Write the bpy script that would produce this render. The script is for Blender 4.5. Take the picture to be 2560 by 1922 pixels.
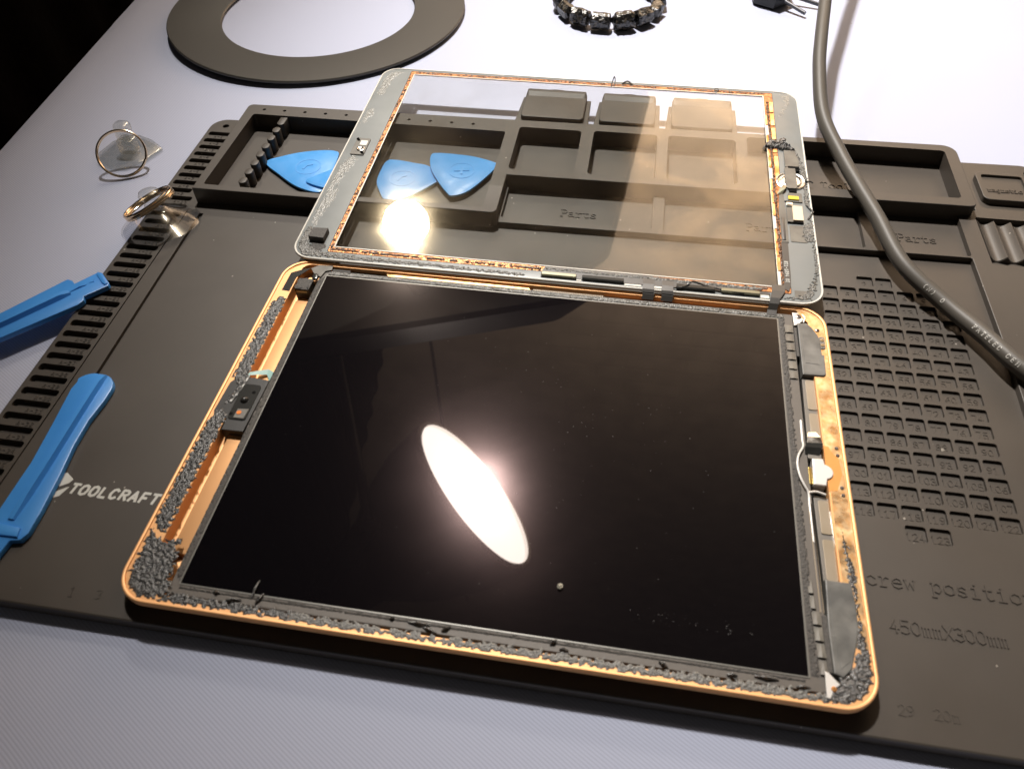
import bpy, bmesh, math, random
from mathutils import Vector, Matrix, noise
from math import sin, cos, pi, radians, sqrt, atan2, hypot

for o in list(bpy.data.objects): bpy.data.objects.remove(o)
S = 0.001                                   # all shape helpers take millimetres
scn = bpy.context.scene
COL = scn.collection

# ------------------------------------------------------------------ camera
cam_d = bpy.data.cameras.new('camera')
cam = bpy.data.objects.new('camera', cam_d); COL.objects.link(cam)
cam.location = (0.150607, -0.086338, 0.236547)
cam.rotation_euler = (0.710845, 0.019325, 0.160351)
cam_d.sensor_width = 36; cam_d.lens = 26.963
cam_d.clip_start = 0.01; cam_d.clip_end = 30
cam_d.dof.use_dof = True; cam_d.dof.focus_distance = 0.42; cam_d.dof.aperture_fstop = 20
scn.camera = cam

# ------------------------------------------------------------------ world and light levels
w = bpy.data.worlds.new('World'); scn.world = w; w.use_nodes = True
bg = w.node_tree.nodes['Background']
bg.inputs[0].default_value = (1.0, 0.88, 0.76, 1); bg.inputs[1].default_value = 0.045
scn.view_settings.view_transform = 'Standard'; scn.view_settings.look = 'None'
scn.view_settings.exposure = 0.0; scn.view_settings.gamma = 1.0
scn.view_settings.use_curve_mapping = False
BULB_A = (-359, 1293, 969)                  # bulb of the big far shade, mm
BULB_A_POWER = 105.0
LAMP_B = (-113, 841, 1266)                  # opening of the work lamp, mm
N_B = Vector((0.727, 0.455, -0.514)).normalized()
SB = 2.524                                  # size of the work lamp against the first estimate
LAMP_B_POWER = 26.0
BEAM_WATT = 172.0
WALL_FILL_WATT = 310.0
def lamp(name, kind, loc, target, watt, col, radius, **k):
    d = bpy.data.lights.new(name, kind); d.energy = watt; d.color = col; d.shadow_soft_size = radius
    for a, v in k.items(): setattr(d, a, v)
    o = bpy.data.objects.new(name, d); COL.objects.link(o); o.location = [c*S for c in loc]
    o.rotation_euler = (Vector(target)-Vector(loc)).to_track_quat('-Z', 'Y').to_euler(); return o
lamp('work_lamp_beam', 'SPOT', tuple(Vector(LAMP_B)+N_B*9), (275, 350, 0), BEAM_WATT, (1.0, 0.95, 0.89), 0.032, spot_size=radians(43), spot_blend=1.0)
lamp('added_wall_fill', 'SPOT', (560, 1080, 520), (500, 1900, 1050), WALL_FILL_WATT, (1.0, 0.86, 0.72), 0.05, spot_size=radians(130), spot_blend=1.0)  # added fill spot without a real lamp, brightens the mirrored brick wall

# ------------------------------------------------------------------ materials
def mat(name, col, rough=0.5, metal=0.0, spec=0.5, **k):
    m = bpy.data.materials.new(name); m.use_nodes = True
    b = m.node_tree.nodes['Principled BSDF']
    b.inputs['Base Color'].default_value = (*col, 1)
    b.inputs['Roughness'].default_value = rough
    b.inputs['Metallic'].default_value = metal
    b.inputs['Specular IOR Level'].default_value = spec
    for kk, v in k.items(): b.inputs[kk.replace('_', ' ')].default_value = v
    return m
def N(m, t, **k):
    n = m.node_tree.nodes.new(t)
    for a, v in k.items():
        if a.startswith('i_'): n.inputs[a[2:].replace('_', ' ')].default_value = v
        else: setattr(n, a, v)
    return n
def lk(m, a, b): m.node_tree.links.new(a, b)
def P(m): return m.node_tree.nodes['Principled BSDF']
def obj_co(m):
    return N(m, 'ShaderNodeTexCoord').outputs['Object']
def ramp(m, fac, stops):
    r = N(m, 'ShaderNodeValToRGB'); e = r.color_ramp.elements
    while len(e) < len(stops): e.new(0.5)
    for el, (p, c) in zip(e, stops):
        el.position = p; el.color = (*c, 1) if len(c) == 3 else c
    lk(m, fac, r.inputs[0]); return r.outputs[0]
def bump(m, h, dist, strength=1.0):
    b = N(m, 'ShaderNodeBump', i_Strength=strength, i_Distance=dist)
    lk(m, h, b.inputs['Height']); lk(m, b.outputs[0], P(m).inputs['Normal']); return b
def noise_bump(m, scale, dist, strength=1.0, detail=4):
    n = N(m, 'ShaderNodeTexNoise', i_Scale=scale, i_Detail=detail); lk(m, obj_co(m), n.inputs['Vector'])
    bump(m, n.outputs[0], dist, strength); return n
def col_noise(m, scale, c0, c1, p0=0.35, p1=0.7, detail=4):
    n = N(m, 'ShaderNodeTexNoise', i_Scale=scale, i_Detail=detail); lk(m, obj_co(m), n.inputs['Vector'])
    lk(m, ramp(m, n.outputs[0], [(p0, c0), (p1, c1)]), P(m).inputs['Base Color']); return n
def rough_noise(m, scale, r0, r1, p0=0.35, p1=0.7):
    n = N(m, 'ShaderNodeTexNoise', i_Scale=scale, i_Detail=5); lk(m, obj_co(m), n.inputs['Vector'])
    mr = N(m, 'ShaderNodeMapRange'); mr.inputs[1].default_value = p0; mr.inputs[2].default_value = p1
    mr.inputs[3].default_value = r0; mr.inputs[4].default_value = r1
    lk(m, n.outputs[0], mr.inputs[0]); lk(m, mr.outputs[0], P(m).inputs['Roughness'])

# silicone of the mat: warm black, matt, with lint specks
M_MAT = mat('black_silicone', (0.06, 0.055, 0.048), 0.52, spec=0.55)
def silicone(m, c0, c1):
    co = obj_co(m)
    n1 = N(m, 'ShaderNodeTexNoise', i_Scale=14, i_Detail=5, i_Roughness=0.6); lk(m, co, n1.inputs['Vector'])
    base = ramp(m, n1.outputs[0], [(0.3, c0), (0.7, c1)])
    v = N(m, 'ShaderNodeTexVoronoi', i_Scale=170); lk(m, co, v.inputs['Vector'])
    n2 = N(m, 'ShaderNodeTexNoise', i_Scale=60, i_Detail=2); lk(m, co, n2.inputs['Vector'])
    sz = N(m, 'ShaderNodeMapRange'); sz.inputs[1].default_value = .48; sz.inputs[2].default_value = .8
    sz.inputs[3].default_value = 0.0; sz.inputs[4].default_value = .14; lk(m, n2.outputs[0], sz.inputs[0])
    lt = N(m, 'ShaderNodeMath', operation='LESS_THAN'); lk(m, v.outputs['Distance'], lt.inputs[0]); lk(m, sz.outputs[0], lt.inputs[1])
    mx = N(m, 'ShaderNodeMix', data_type='RGBA'); lk(m, lt.outputs[0], mx.inputs[0]); lk(m, base, mx.inputs[6])
    mx.inputs[7].default_value = (0.32, 0.29, 0.25, 1); lk(m, mx.outputs[2], P(m).inputs['Base Color'])
    n3 = N(m, 'ShaderNodeTexNoise', i_Scale=2600, i_Detail=2); lk(m, co, n3.inputs['Vector'])
    bump(m, n3.outputs[0], 0.00004, 0.5)
    rough_noise(m, 25, 0.47, 0.6)
silicone(M_MAT, (0.052, 0.043, 0.035), (0.068, 0.056, 0.045))
M_RING = mat('black_ring_plastic', (0.045, 0.040, 0.034), 0.42, spec=0.5); noise_bump(M_RING, 2500, 0.00003, 0.4)
M_WHITEINK = mat('white_ink', (0.62, 0.62, 0.58), 0.6); noise_bump(M_WHITEINK, 900, 0.00002)
M_CABLEINK = mat('cable_ink', (0.5, 0.48, 0.44), 0.5)

# tablecloth with a fine diagonal twill
M_CLOTH = mat('tablecloth_twill', (0.5, 0.52, 0.6), 0.62, spec=0.35, Sheen_Weight=0.15, Sheen_Roughness=0.4)
def twill(m):
    co = obj_co(m)
    dp = N(m, 'ShaderNodeVectorMath', operation='DOT_PRODUCT'); dp.inputs[1].default_value = (0.50, 0.866, 0)
    nz = N(m, 'ShaderNodeTexNoise', i_Scale=9, i_Detail=2); lk(m, co, nz.inputs['Vector'])
    lk(m, co, dp.inputs[0])
    ma = N(m, 'ShaderNodeMath', operation='MULTIPLY'); ma.inputs[1].default_value = 2*pi/0.00105; lk(m, dp.outputs['Value'], ma.inputs[0])
    wob = N(m, 'ShaderNodeMath', operation='MULTIPLY_ADD'); wob.inputs[1].default_value = 14.0; lk(m, nz.outputs[0], wob.inputs[0]); lk(m, ma.outputs[0], wob.inputs[2])
    sn = N(m, 'ShaderNodeMath', operation='SINE'); lk(m, wob.outputs[0], sn.inputs[0])
    ab = N(m, 'ShaderNodeMath', operation='MULTIPLY_ADD'); ab.inputs[1].default_value = .5; ab.inputs[2].default_value = .5; lk(m, sn.outputs[0], ab.inputs[0])
    base = ramp(m, ab.outputs[0], [(0.0, (0.415, 0.445, 0.57)), (0.6, (0.485, 0.52, 0.66))])
    v = N(m, 'ShaderNodeTexVoronoi', i_Scale=60); lk(m, co, v.inputs['Vector'])
    n2 = N(m, 'ShaderNodeTexNoise', i_Scale=37, i_Detail=1); lk(m, co, n2.inputs['Vector'])
    sz = N(m, 'ShaderNodeMapRange'); sz.inputs[1].default_value = .55; sz.inputs[2].default_value = .8
    sz.inputs[3].default_value = 0.0; sz.inputs[4].default_value = .05; lk(m, n2.outputs[0], sz.inputs[0])
    lt = N(m, 'ShaderNodeMath', operation='LESS_THAN'); lk(m, v.outputs['Distance'], lt.inputs[0]); lk(m, sz.outputs[0], lt.inputs[1])
    mx = N(m, 'ShaderNodeMix', data_type='RGBA'); lk(m, lt.outputs[0], mx.inputs[0]); lk(m, base, mx.inputs[6])
    mx.inputs[7].default_value = (0.22, 0.2, 0.2, 1); lk(m, mx.outputs[2], P(m).inputs['Base Color'])
    n3 = N(m, 'ShaderNodeTexNoise', i_Scale=1800, i_Detail=3); lk(m, co, n3.inputs['Vector'])
    ad = N(m, 'ShaderNodeMath', operation='MULTIPLY_ADD'); ad.inputs[1].default_value = .6; lk(m, n3.outputs[0], ad.inputs[0]); lk(m, ab.outputs[0], ad.inputs[2])
    bump(m, ad.outputs[0], 0.00010, 0.38)
twill(M_CLOTH)

# gold anodised aluminium
M_GOLD = mat('gold_anodised_aluminium', (0.86, 0.47, 0.21), 0.50, metal=0.45, spec=0.5)
noise_bump(M_GOLD, 3500, 0.00002, 0.5)
M_GOLDSCR = mat('scraped_gold_ledge', (0.88, 0.52, 0.24), 0.3, metal=0.8)
col_noise(M_GOLDSCR, 520, (0.84, 0.48, 0.20), (0.92, 0.66, 0.38), 0.35, 0.65, 8); rough_noise(M_GOLDSCR, 160, 0.22, 0.5); noise_bump(M_GOLDSCR, 900, 0.00006, 0.5)
P(M_GOLDSCR)
M_ORANGE = mat('orange_inner_metal', (0.75, 0.33, 0.09), 0.45, metal=0.4); noise_bump(M_ORANGE, 700, 0.00005)
M_LEDGETRIM = mat('bare_gold_edge', (0.85, 0.62, 0.36), 0.3, metal=0.6)

def rough_black(name, c0, c1, r=0.38, sc=900, bd=0.0003):
    m = mat(name, c0, r, spec=0.8)
    col_noise(m, sc, c0, c1, 0.4, 0.75, 6); n = noise_bump(m, sc, bd, 0.9, 8); return m
M_ADH = rough_black('torn_black_adhesive', (0.02, 0.02, 0.02), (0.13, 0.128, 0.125), 0.25, 800, 0.0009)
M_RES = rough_black('pale_glue_residue', (0.14, 0.14, 0.13), (0.36, 0.36, 0.33), 0.3, 1100, 0.0004)
M_ADHG = rough_black('greyish_adhesive_residue', (0.06, 0.058, 0.053), (0.27, 0.262, 0.235), 0.38, 1500, 0.0004)
M_FOAM = rough_black('dark_foam_gasket', (0.05, 0.046, 0.042), (0.11, 0.10, 0.09), 0.75, 1800, 0.00022)
M_COPADH = mat('copper_adhesive', (0.70, 0.30, 0.10), 0.32, metal=0.55)
col_noise(M_COPADH, 650, (0.26, 0.09, 0.03), (0.66, 0.29, 0.11), 0.36, 0.62, 8); noise_bump(M_COPADH, 1100, 0.0003, 0.8, 6)
M_COPRES = rough_black('brown_adhesive_crumbs', (0.05, 0.028, 0.018), (0.36, 0.17, 0.08), 0.35, 1500, 0.0004)
M_COPFOIL = mat('copper_foil', (0.92, 0.50, 0.20), 0.24, metal=0.85); col_noise(M_COPFOIL, 130, (0.78, 0.30, 0.09), (0.97, 0.68, 0.35), .4, .6, 3); noise_bump(M_COPFOIL, 120, 0.0006, 0.5)
M_GLUE = mat('greyish_bezel_paint', (0.22, 0.225, 0.21), 0.35, spec=0.5)
col_noise(M_GLUE, 24, (0.18, 0.195, 0.195), (0.235, 0.25, 0.25)); rough_noise(M_GLUE, 60, 0.3, 0.5)
M_EDGE = mat('white_polished_edge', (0.78, 0.76, 0.70), 0.25)
M_FLEX = mat('black_flex_circuit', (0.042, 0.038, 0.034), 0.42, spec=0.7); noise_bump(M_FLEX, 130, 0.0002, 0.4)
M_FLEXG = mat('grey_flex_tape', (0.15, 0.14, 0.12), 0.45); col_noise(M_FLEXG, 110, (0.12, 0.11, 0.095), (0.19, 0.18, 0.155)); noise_bump(M_FLEXG, 260, 0.00015)
M_SPK = mat('smudged_grey_foil', (0.14, 0.135, 0.125), 0.4); col_noise(M_SPK, 130, (0.10, 0.10, 0.095), (0.22, 0.215, 0.20), .35, .7, 6); rough_noise(M_SPK, 90, 0.25, 0.5); noise_bump(M_SPK, 90, 0.0004, 0.4)
M_BLKPL = mat('black_plastic', (0.022, 0.021, 0.020), 0.4, spec=0.6); noise_bump(M_BLKPL, 2000, 0.00003)
M_CHIP = mat('black_chip', (0.03, 0.03, 0.028), 0.22)
M_CHIPG = mat('olive_chip_metal', (0.25, 0.24, 0.17), 0.35, metal=0.7)
M_SILVER = mat('bright_steel', (0.82, 0.81, 0.78), 0.2, metal=1.0); rough_noise(M_SILVER, 300, 0.15, 0.35)
M_WHITE = mat('white_metal_bracket', (0.85, 0.82, 0.78), 0.35, metal=0.2)
M_SCREW = mat('screw_steel', (0.42, 0.37, 0.34), 0.35, metal=0.9)
M_PLATE = mat('grey_logic_plate', (0.20, 0.185, 0.165), 0.45, metal=0.3)
M_TAN = mat('tan_shield', (0.36, 0.30, 0.22), 0.42, metal=0.35); col_noise(M_TAN, 60, (0.32, 0.265, 0.19), (0.38, 0.32, 0.25))
M_TEAL = mat('teal_tape', (0.30, 0.52, 0.48), 0.4)
M_YEL = mat('yellow_contact_plate', (0.95, 0.68, 0.05), 0.3)
M_BEIGE = mat('beige_component', (0.85, 0.68, 0.50), 0.4)
M_GOLDPIN = mat('gold_pins', (0.95, 0.72, 0.25), 0.2, metal=1)
M_DARK = mat('deep_black', (0.006, 0.006, 0.006), 0.8, spec=0.1)
M_LIGHTLINE = mat('light_metal_frame_line', (0.24, 0.235, 0.215), 0.35, metal=0.4)
M_LCDFRAME = mat('dark_grey_lcd_frame', (0.13, 0.115, 0.10), 0.5); noise_bump(M_LCDFRAME, 600, 0.00005)
M_ORGCHIP = mat('orange_sensor', (0.9, 0.25, 0.03), 0.35)

# black panel: a mirror coat over a slightly hazy one, with smudges
M_LCD = mat('black_lcd_glass', (0.004, 0.0035, 0.0045), 0.15, spec=0.05, Specular_Tint=(1.0, 0.68, 0.66, 1), Coat_Weight=1.0, Coat_Roughness=0.012, Coat_IOR=1.50)
def smudges(m):
    co = obj_co(m)
    n = N(m, 'ShaderNodeTexNoise', i_Scale=22, i_Detail=6, i_Distortion=1.2); lk(m, co, n.inputs['Vector'])
    mr = N(m, 'ShaderNodeMapRange'); mr.inputs[1].default_value = .4; mr.inputs[2].default_value = .75
    mr.inputs[3].default_value = .045; mr.inputs[4].default_value = .07; lk(m, n.outputs[0], mr.inputs[0]); lk(m, mr.outputs[0], P(m).inputs['Specular IOR Level'])
smudges(M_LCD)

def glass(name, tint, ior, haze, hazeR, gloss_rough=0.0, smudge=True):
    m = bpy.data.materials.new(name); m.use_nodes = True; nt = m.node_tree; nt.nodes.clear()
    out = N(m, 'ShaderNodeOutputMaterial')
    gm = N(m, 'ShaderNodeNewGeometry')
    dt = N(m, 'ShaderNodeVectorMath', operation='DOT_PRODUCT'); lk(m, gm.outputs['Normal'], dt.inputs[0]); lk(m, gm.outputs['Incoming'], dt.inputs[1])
    ab = N(m, 'ShaderNodeMath', operation='ABSOLUTE'); lk(m, dt.outputs['Value'], ab.inputs[0])
    om = N(m, 'ShaderNodeMath', operation='SUBTRACT'); om.inputs[0].default_value = 1; lk(m, ab.outputs[0], om.inputs[1])
    pw = N(m, 'ShaderNodeMath', operation='POWER'); pw.inputs[1].default_value = 5; lk(m, om.outputs[0], pw.inputs[0])
    f0 = ((ior-1)/(ior+1))**2
    fr = N(m, 'ShaderNodeMath', operation='MULTIPLY_ADD'); fr.inputs[1].default_value = 1-f0; fr.inputs[2].default_value = f0; lk(m, pw.outputs[0], fr.inputs[0])
    tr = N(m, 'ShaderNodeBsdfTransparent'); tr.inputs[0].default_value = (*tint, 1)
    gl = N(m, 'ShaderNodeBsdfGlossy'); gl.inputs['Roughness'].default_value = gloss_rough
    mx = N(m, 'ShaderNodeMixShader'); lk(m, fr.outputs[0], mx.inputs[0]); lk(m, tr.outputs[0], mx.inputs[1]); lk(m, gl.outputs[0], mx.inputs[2])
    hz = N(m, 'ShaderNodeBsdfGlossy'); hz.inputs['Roughness'].default_value = hazeR; hz.inputs[0].default_value = (1, .86, .64, 1)
    m2 = N(m, 'ShaderNodeMixShader'); lk(m, mx.outputs[0], m2.inputs[1]); lk(m, hz.outputs[0], m2.inputs[2])
    if smudge:
        n = N(m, 'ShaderNodeTexNoise', i_Scale=30, i_Detail=8, i_Distortion=.6); lk(m, obj_co(m), n.inputs['Vector'])
        mr = N(m, 'ShaderNodeMapRange'); mr.inputs[1].default_value = .45; mr.inputs[2].default_value = .8
        mr.inputs[3].default_value = haze*.6; mr.inputs[4].default_value = haze*3; lk(m, n.outputs[0], mr.inputs[0]); lk(m, mr.outputs[0], m2.inputs[0])
    else: m2.inputs[0].default_value = haze
    lk(m, m2.outputs[0], out.inputs[0]); return m
M_GLASS = glass('clear_touch_glass', (0.98, 0.985, 0.975), 1.58, 0.036, 0.10)
M_VINYL = glass('clear_soft_plastic', (0.93, 0.94, 0.96), 1.75, 0.03, 0.2, 0.03, False)
M_VINYL2 = glass('cloudy_soft_plastic', (0.93, 0.94, 0.93), 1.5, 0.10, 0.3, 0.12, False)

M_BLUE = mat('blue_nylon', (0.045, 0.28, 0.80), 0.33, spec=0.5, Subsurface_Weight=0.0)
col_noise(M_BLUE, 30, (0.055, 0.28, 0.76), (0.075, 0.33, 0.82)); noise_bump(M_BLUE, 500, 0.00004)
M_BLUEP = mat('pale_blue_plastic', (0.09, 0.36, 0.80), 0.36, spec=0.5); rough_noise(M_BLUEP, 160, 0.28, 0.5)
M_BRASS = mat('brass_wire', (0.86, 0.68, 0.48), 0.18, metal=1.0)
M_CABLE = mat('black_rubber_cable', (0.085, 0.076, 0.064), 0.5, spec=0.4); noise_bump(M_CABLE, 1500, 0.00005, 0.6)
M_STONE = mat('black_tourmaline', (0.02, 0.018, 0.016), 0.22, spec=0.8)
col_noise(M_STONE, 380, (0.012, 0.011, 0.010), (0.13, 0.105, 0.075), 0.5, 0.75, 8); noise_bump(M_STONE, 350, 0.0012, 0.9, 5)
M_PLUG = mat('black_plug_plastic', (0.02, 0.02, 0.02), 0.45)
M_PIN = mat('dull_steel_pin', (0.10, 0.10, 0.11), 0.45, metal=.6)
M_CRUMB = mat('pale_crumb', (0.45, 0.42, 0.34), 0.8); noise_bump(M_CRUMB, 2000, 0.0003)
M_DUST = mat('white_dust', (0.3, 0.29, 0.28), 0.9)
M_WOOD = mat('dark_table_wood', (0.05, 0.035, 0.025), 0.5); col_noise(M_WOOD, 12, (0.04, 0.027, 0.02), (0.07, 0.05, 0.035))
M_BACKDROP = mat('backdrop_black', (0.003, 0.0022, 0.002), 0.9, spec=0.02); noise_bump(M_BACKDROP, 60, 0.002)
M_FLOOR = mat('dark_floor_boards', (0.02, 0.015, 0.012), 0.6, spec=0.2); noise_bump(M_FLOOR, 30, 0.001)
M_SHADE = mat('black_lamp_enamel', (0.012, 0.011, 0.011), 0.5, spec=0.3)
M_SHADE_IN = mat('dark_shade_lining', (0.03, 0.022, 0.018), 0.55, spec=0.3)

# painted brick wall
M_BRICK = mat('painted_brick', (0.66, 0.50, 0.36), 0.7)
def brick(m):
    co = obj_co(m)
    sp = N(m, 'ShaderNodeSeparateXYZ'); lk(m, co, sp.inputs[0])
    cb = N(m, 'ShaderNodeCombineXYZ'); lk(m, sp.outputs[0], cb.inputs[0]); lk(m, sp.outputs[2], cb.inputs[1])
    b = N(m, 'ShaderNodeTexBrick', i_Scale=1.0); b.inputs['Brick Width'].default_value = .22; b.inputs['Row Height'].default_value = .075
    b.inputs['Mortar Size'].default_value = .008; b.inputs['Mortar Smooth'].default_value = .6
    b.inputs['Color1'].default_value = (.62, .50, .385, 1); b.inputs['Color2'].default_value = (.60, .485, .372, 1); b.inputs['Mortar'].default_value = (.59, .475, .365, 1)
    lk(m, cb.outputs[0], b.inputs['Vector'])
    n = N(m, 'ShaderNodeTexNoise', i_Scale=9, i_Detail=5); lk(m, co, n.inputs['Vector'])
    r = ramp(m, n.outputs[0], [(.3, (.78, .78, .78)), (.7, (1, 1, 1))])
    mx = N(m, 'ShaderNodeMix', data_type='RGBA', blend_type='MULTIPLY'); mx.inputs[0].default_value = 1
    lk(m, b.outputs[0], mx.inputs[6]); lk(m, r, mx.inputs[7]); lk(m, mx.outputs[2], P(m).inputs['Base Color'])
    iv = N(m, 'ShaderNodeMath', operation='MULTIPLY_ADD'); iv.inputs[1].default_value = -1; lk(m, b.outputs[1], iv.inputs[0]); lk(m, n.outputs[0], iv.inputs[2])
    bump(m, iv.outputs[0], 0.003, 0.12)
brick(M_BRICK)
def emit(name, col, s):
    m = bpy.data.materials.new(name); m.use_nodes = True; m.node_tree.nodes.clear()
    e = N(m, 'ShaderNodeEmission'); e.inputs[0].default_value = (*col, 1); e.inputs[1].default_value = s
    lk(m, e.outputs[0], N(m, 'ShaderNodeOutputMaterial').inputs[0]); return m
M_BULB = emit('glowing_bulb', (1.0, 0.90, 0.74), BULB_A_POWER)
M_DIFF = emit('lit_lamp_diffuser', (1.0, 0.87, 0.78), LAMP_B_POWER)

# ------------------------------------------------------------------ object helpers
def link(name, me, m=None, parent=None):
    o = bpy.data.objects.new(name, me); COL.objects.link(o)
    if m is not None and me is not None: me.materials.append(m)
    if parent is not None: o.parent = parent
    return o
def obj(name, bm, m, parent=None, smooth=False):
    me = bpy.data.meshes.new(name)
    bmesh.ops.recalc_face_normals(bm, faces=bm.faces)
    for v in bm.verts: v.co *= S
    if smooth:
        for f in bm.faces: f.smooth = True
    bm.to_mesh(me); bm.free()
    if smooth:
        try: me.set_sharp_from_angle(angle=radians(38))
        except Exception: pass
    return link(name, me, m, parent)
def thing(name, label, cat, loc=(0, 0, 0), rot=(0, 0, 0), group=None):
    o = bpy.data.objects.new(name, None); COL.objects.link(o)
    o.empty_display_size = 0.01
    o.location = [c*S for c in loc]; o.rotation_euler = rot
    return tag(o, label, cat, group)
def tag(o, label, cat, group=None):
    o['label'] = label; o['category'] = cat
    if group: o['group'] = group
    return o
def struct(name, bm, m, smooth=False):
    o = obj(name, bm, m, None, smooth); o['kind'] = 'structure'; return o
def B(): return bmesh.new()
def rr(x0, y0, x1, y1, r, n=6):
    r = max(0.01, min(r, (x1-x0)/2-.001, (y1-y0)/2-.001)); pts = []
    for cx, cy, a in ((x1-r, y0+r, -90), (x1-r, y1-r, 0), (x0+r, y1-r, 90), (x0+r, y0+r, 180)):
        for i in range(n+1):
            t = radians(a+90*i/n); pts.append((cx+r*cos(t), cy+r*sin(t)))
    return pts
def circ(cx, cy, r, n=24, ry=None):
    ry = ry or r
    return [(cx+r*cos(2*pi*i/n), cy+ry*sin(2*pi*i/n)) for i in range(n)]
def area(p): return sum(p[i][0]*p[(i+1) % len(p)][1]-p[(i+1) % len(p)][0]*p[i][1] for i in range(len(p)))/2
def inset(p, d):
    if area(p) < 0: p = p[::-1]
    out = []; n = len(p)
    for i in range(n):
        a, b, c = Vector(p[i-1][:2]), Vector(p[i][:2]), Vector(p[(i+1) % n][:2])
        e1 = (b-a); e2 = (c-b)
        if e1.length < 1e-6 or e2.length < 1e-6: out.append(tuple(b)); continue
        e1.normalize(); e2.normalize()
        n1 = Vector((-e1.y, e1.x)); n2 = Vector((-e2.y, e2.x)); m_ = n1+n2
        L2 = m_.length_squared
        q = b + m_*(2*d/L2 if L2 > 0.3 else d)*1.0
        out.append((q.x, q.y))
    return out
def prism(bm, p, z0, z1, bev=0.0, cap0=True):
    q_ = []
    for a in p:
        if not q_ or hypot(a[0]-q_[-1][0], a[1]-q_[-1][1]) > 1e-3: q_.append(a)
    if hypot(q_[0][0]-q_[-1][0], q_[0][1]-q_[-1][1]) < 1e-3: q_.pop()
    p = q_
    if area(p) < 0: p = p[::-1]
    rings = [[bm.verts.new((x, y, z0)) for x, y in p]]
    if bev > 0:
        rings.append([bm.verts.new((x, y, z1-bev)) for x, y in p])
        rings.append([bm.verts.new((x, y, z1-bev*.3)) for x, y in inset(p, bev*.3)])
        rings.append([bm.verts.new((x, y, z1)) for x, y in inset(p, bev)])
    else: rings.append([bm.verts.new((x, y, z1)) for x, y in p])
    for a, b in zip(rings, rings[1:]):
        for i in range(len(p)): bm.faces.new((a[i], a[(i+1) % len(p)], b[(i+1) % len(p)], b[i]))
    bm.faces.new(rings[-1])
    if cap0: bm.faces.new(rings[0][::-1])
    return bm
def box(bm, x0, y0, z0, x1, y1, z1, bev=0.0): return prism(bm, [(x0, y0), (x1, y0), (x1, y1), (x0, y1)], z0, z1, bev)
def loft(bm, rings, cap0=False, cap1=False, closed=True):
    R_ = [[bm.verts.new(v) for v in r] for r in rings]; n = len(R_[0])
    for a, b in zip(R_, R_[1:]):
        for i in range(n if closed else n-1): bm.faces.new((a[i], a[(i+1) % n], b[(i+1) % n], b[i]))
    if cap0: bm.faces.new(R_[0][::-1])
    if cap1: bm.faces.new(R_[-1])
    return bm
def z3(p, z): return [(x, y, z) for x, y in p]
def ringsolid(bm, po, pi_, z0, z1):
    return loft(bm, [z3(po, z0), z3(po, z1), z3(pi_, z1), z3(pi_, z0), z3(po, z0)])
def catmull(pts, n=10):
    pts = [Vector(p) for p in pts]; out = []
    for i in range(len(pts)-1):
        p0 = pts[max(i-1, 0)]; p1 = pts[i]; p2 = pts[i+1]; p3 = pts[min(i+2, len(pts)-1)]
        for k in range(n):
            t = k/n; out.append(.5*((2*p1)+(-p0+p2)*t+(2*p0-5*p1+4*p2-p3)*t*t+(-p0+3*p1-3*p2+p3)*t**3))
    out.append(pts[-1]); return out
def frames(pts):
    T = [(pts[min(i+1, len(pts)-1)]-pts[max(i-1, 0)]).normalized() for i in range(len(pts))]
    u = T[0].orthogonal().normalized(); fr = []
    for i, t in enumerate(T):
        u = (u-t*u.dot(t)).normalized(); fr.append((t, u, t.cross(u)))
    return fr
def tube(bm, pts, r, n=12, closed=False, cap=True, ry=None):
    pts = [Vector(p) for p in pts]
    rs = r if isinstance(r, (list, tuple)) else [r]*len(pts)
    fr = frames(pts); rings = []
    for p, (t, u, v), q in zip(pts, fr, rs):
        rings.append([bm.verts.new(p+u*cos(2*pi*i/n)*q+v*sin(2*pi*i/n)*q) for i in range(n)])
    prs = list(zip(rings, rings[1:]))
    for a, b in prs:
        for i in range(n): bm.faces.new((a[i], a[(i+1) % n], b[(i+1) % n], b[i]))
    if closed:
        a, b = rings[-1], rings[0]
        off = min(range(n), key=lambda k: (a[0].co-b[k].co).length)
        for i in range(n): bm.faces.new((a[i], a[(i+1) % n], b[(i+1+off) % n], b[(i+off) % n]))
    elif cap: bm.faces.new(rings[0][::-1]); bm.faces.new(rings[-1])
    return bm
def lathe(bm, prof, n=40, origin=(0, 0, 0), axis=(0, 0, 1)):
    q = Vector((0, 0, 1)).rotation_difference(Vector(axis).normalized()); o_ = Vector(origin)
    rings = []
    for r, z in prof:
        if r < 1e-5: rings.append([bm.verts.new(o_+q @ Vector((0, 0, z)))])
        else: rings.append([bm.verts.new(o_+q @ Vector((r*cos(2*pi*i/n), r*sin(2*pi*i/n), z))) for i in range(n)])
    for a, b in zip(rings, rings[1:]):
        for i in range(n):
            j = (i+1) % n
            if len(a) == 1 and len(b) == 1: continue
            if len(a) == 1: bm.faces.new((a[0], b[j], b[i]))
            elif len(b) == 1: bm.faces.new((a[i], a[j], b[0]))
            else: bm.faces.new((a[i], a[j], b[j], b[i]))
    return bm
def inside(x, y, p):
    c = False; n = len(p); j = n-1
    for i in range(n):
        if (p[i][1] > y) != (p[j][1] > y) and x < (p[j][0]-p[i][0])*(y-p[i][1])/(p[j][1]-p[i][1])+p[i][0]: c = not c
        j = i
    return c
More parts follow.
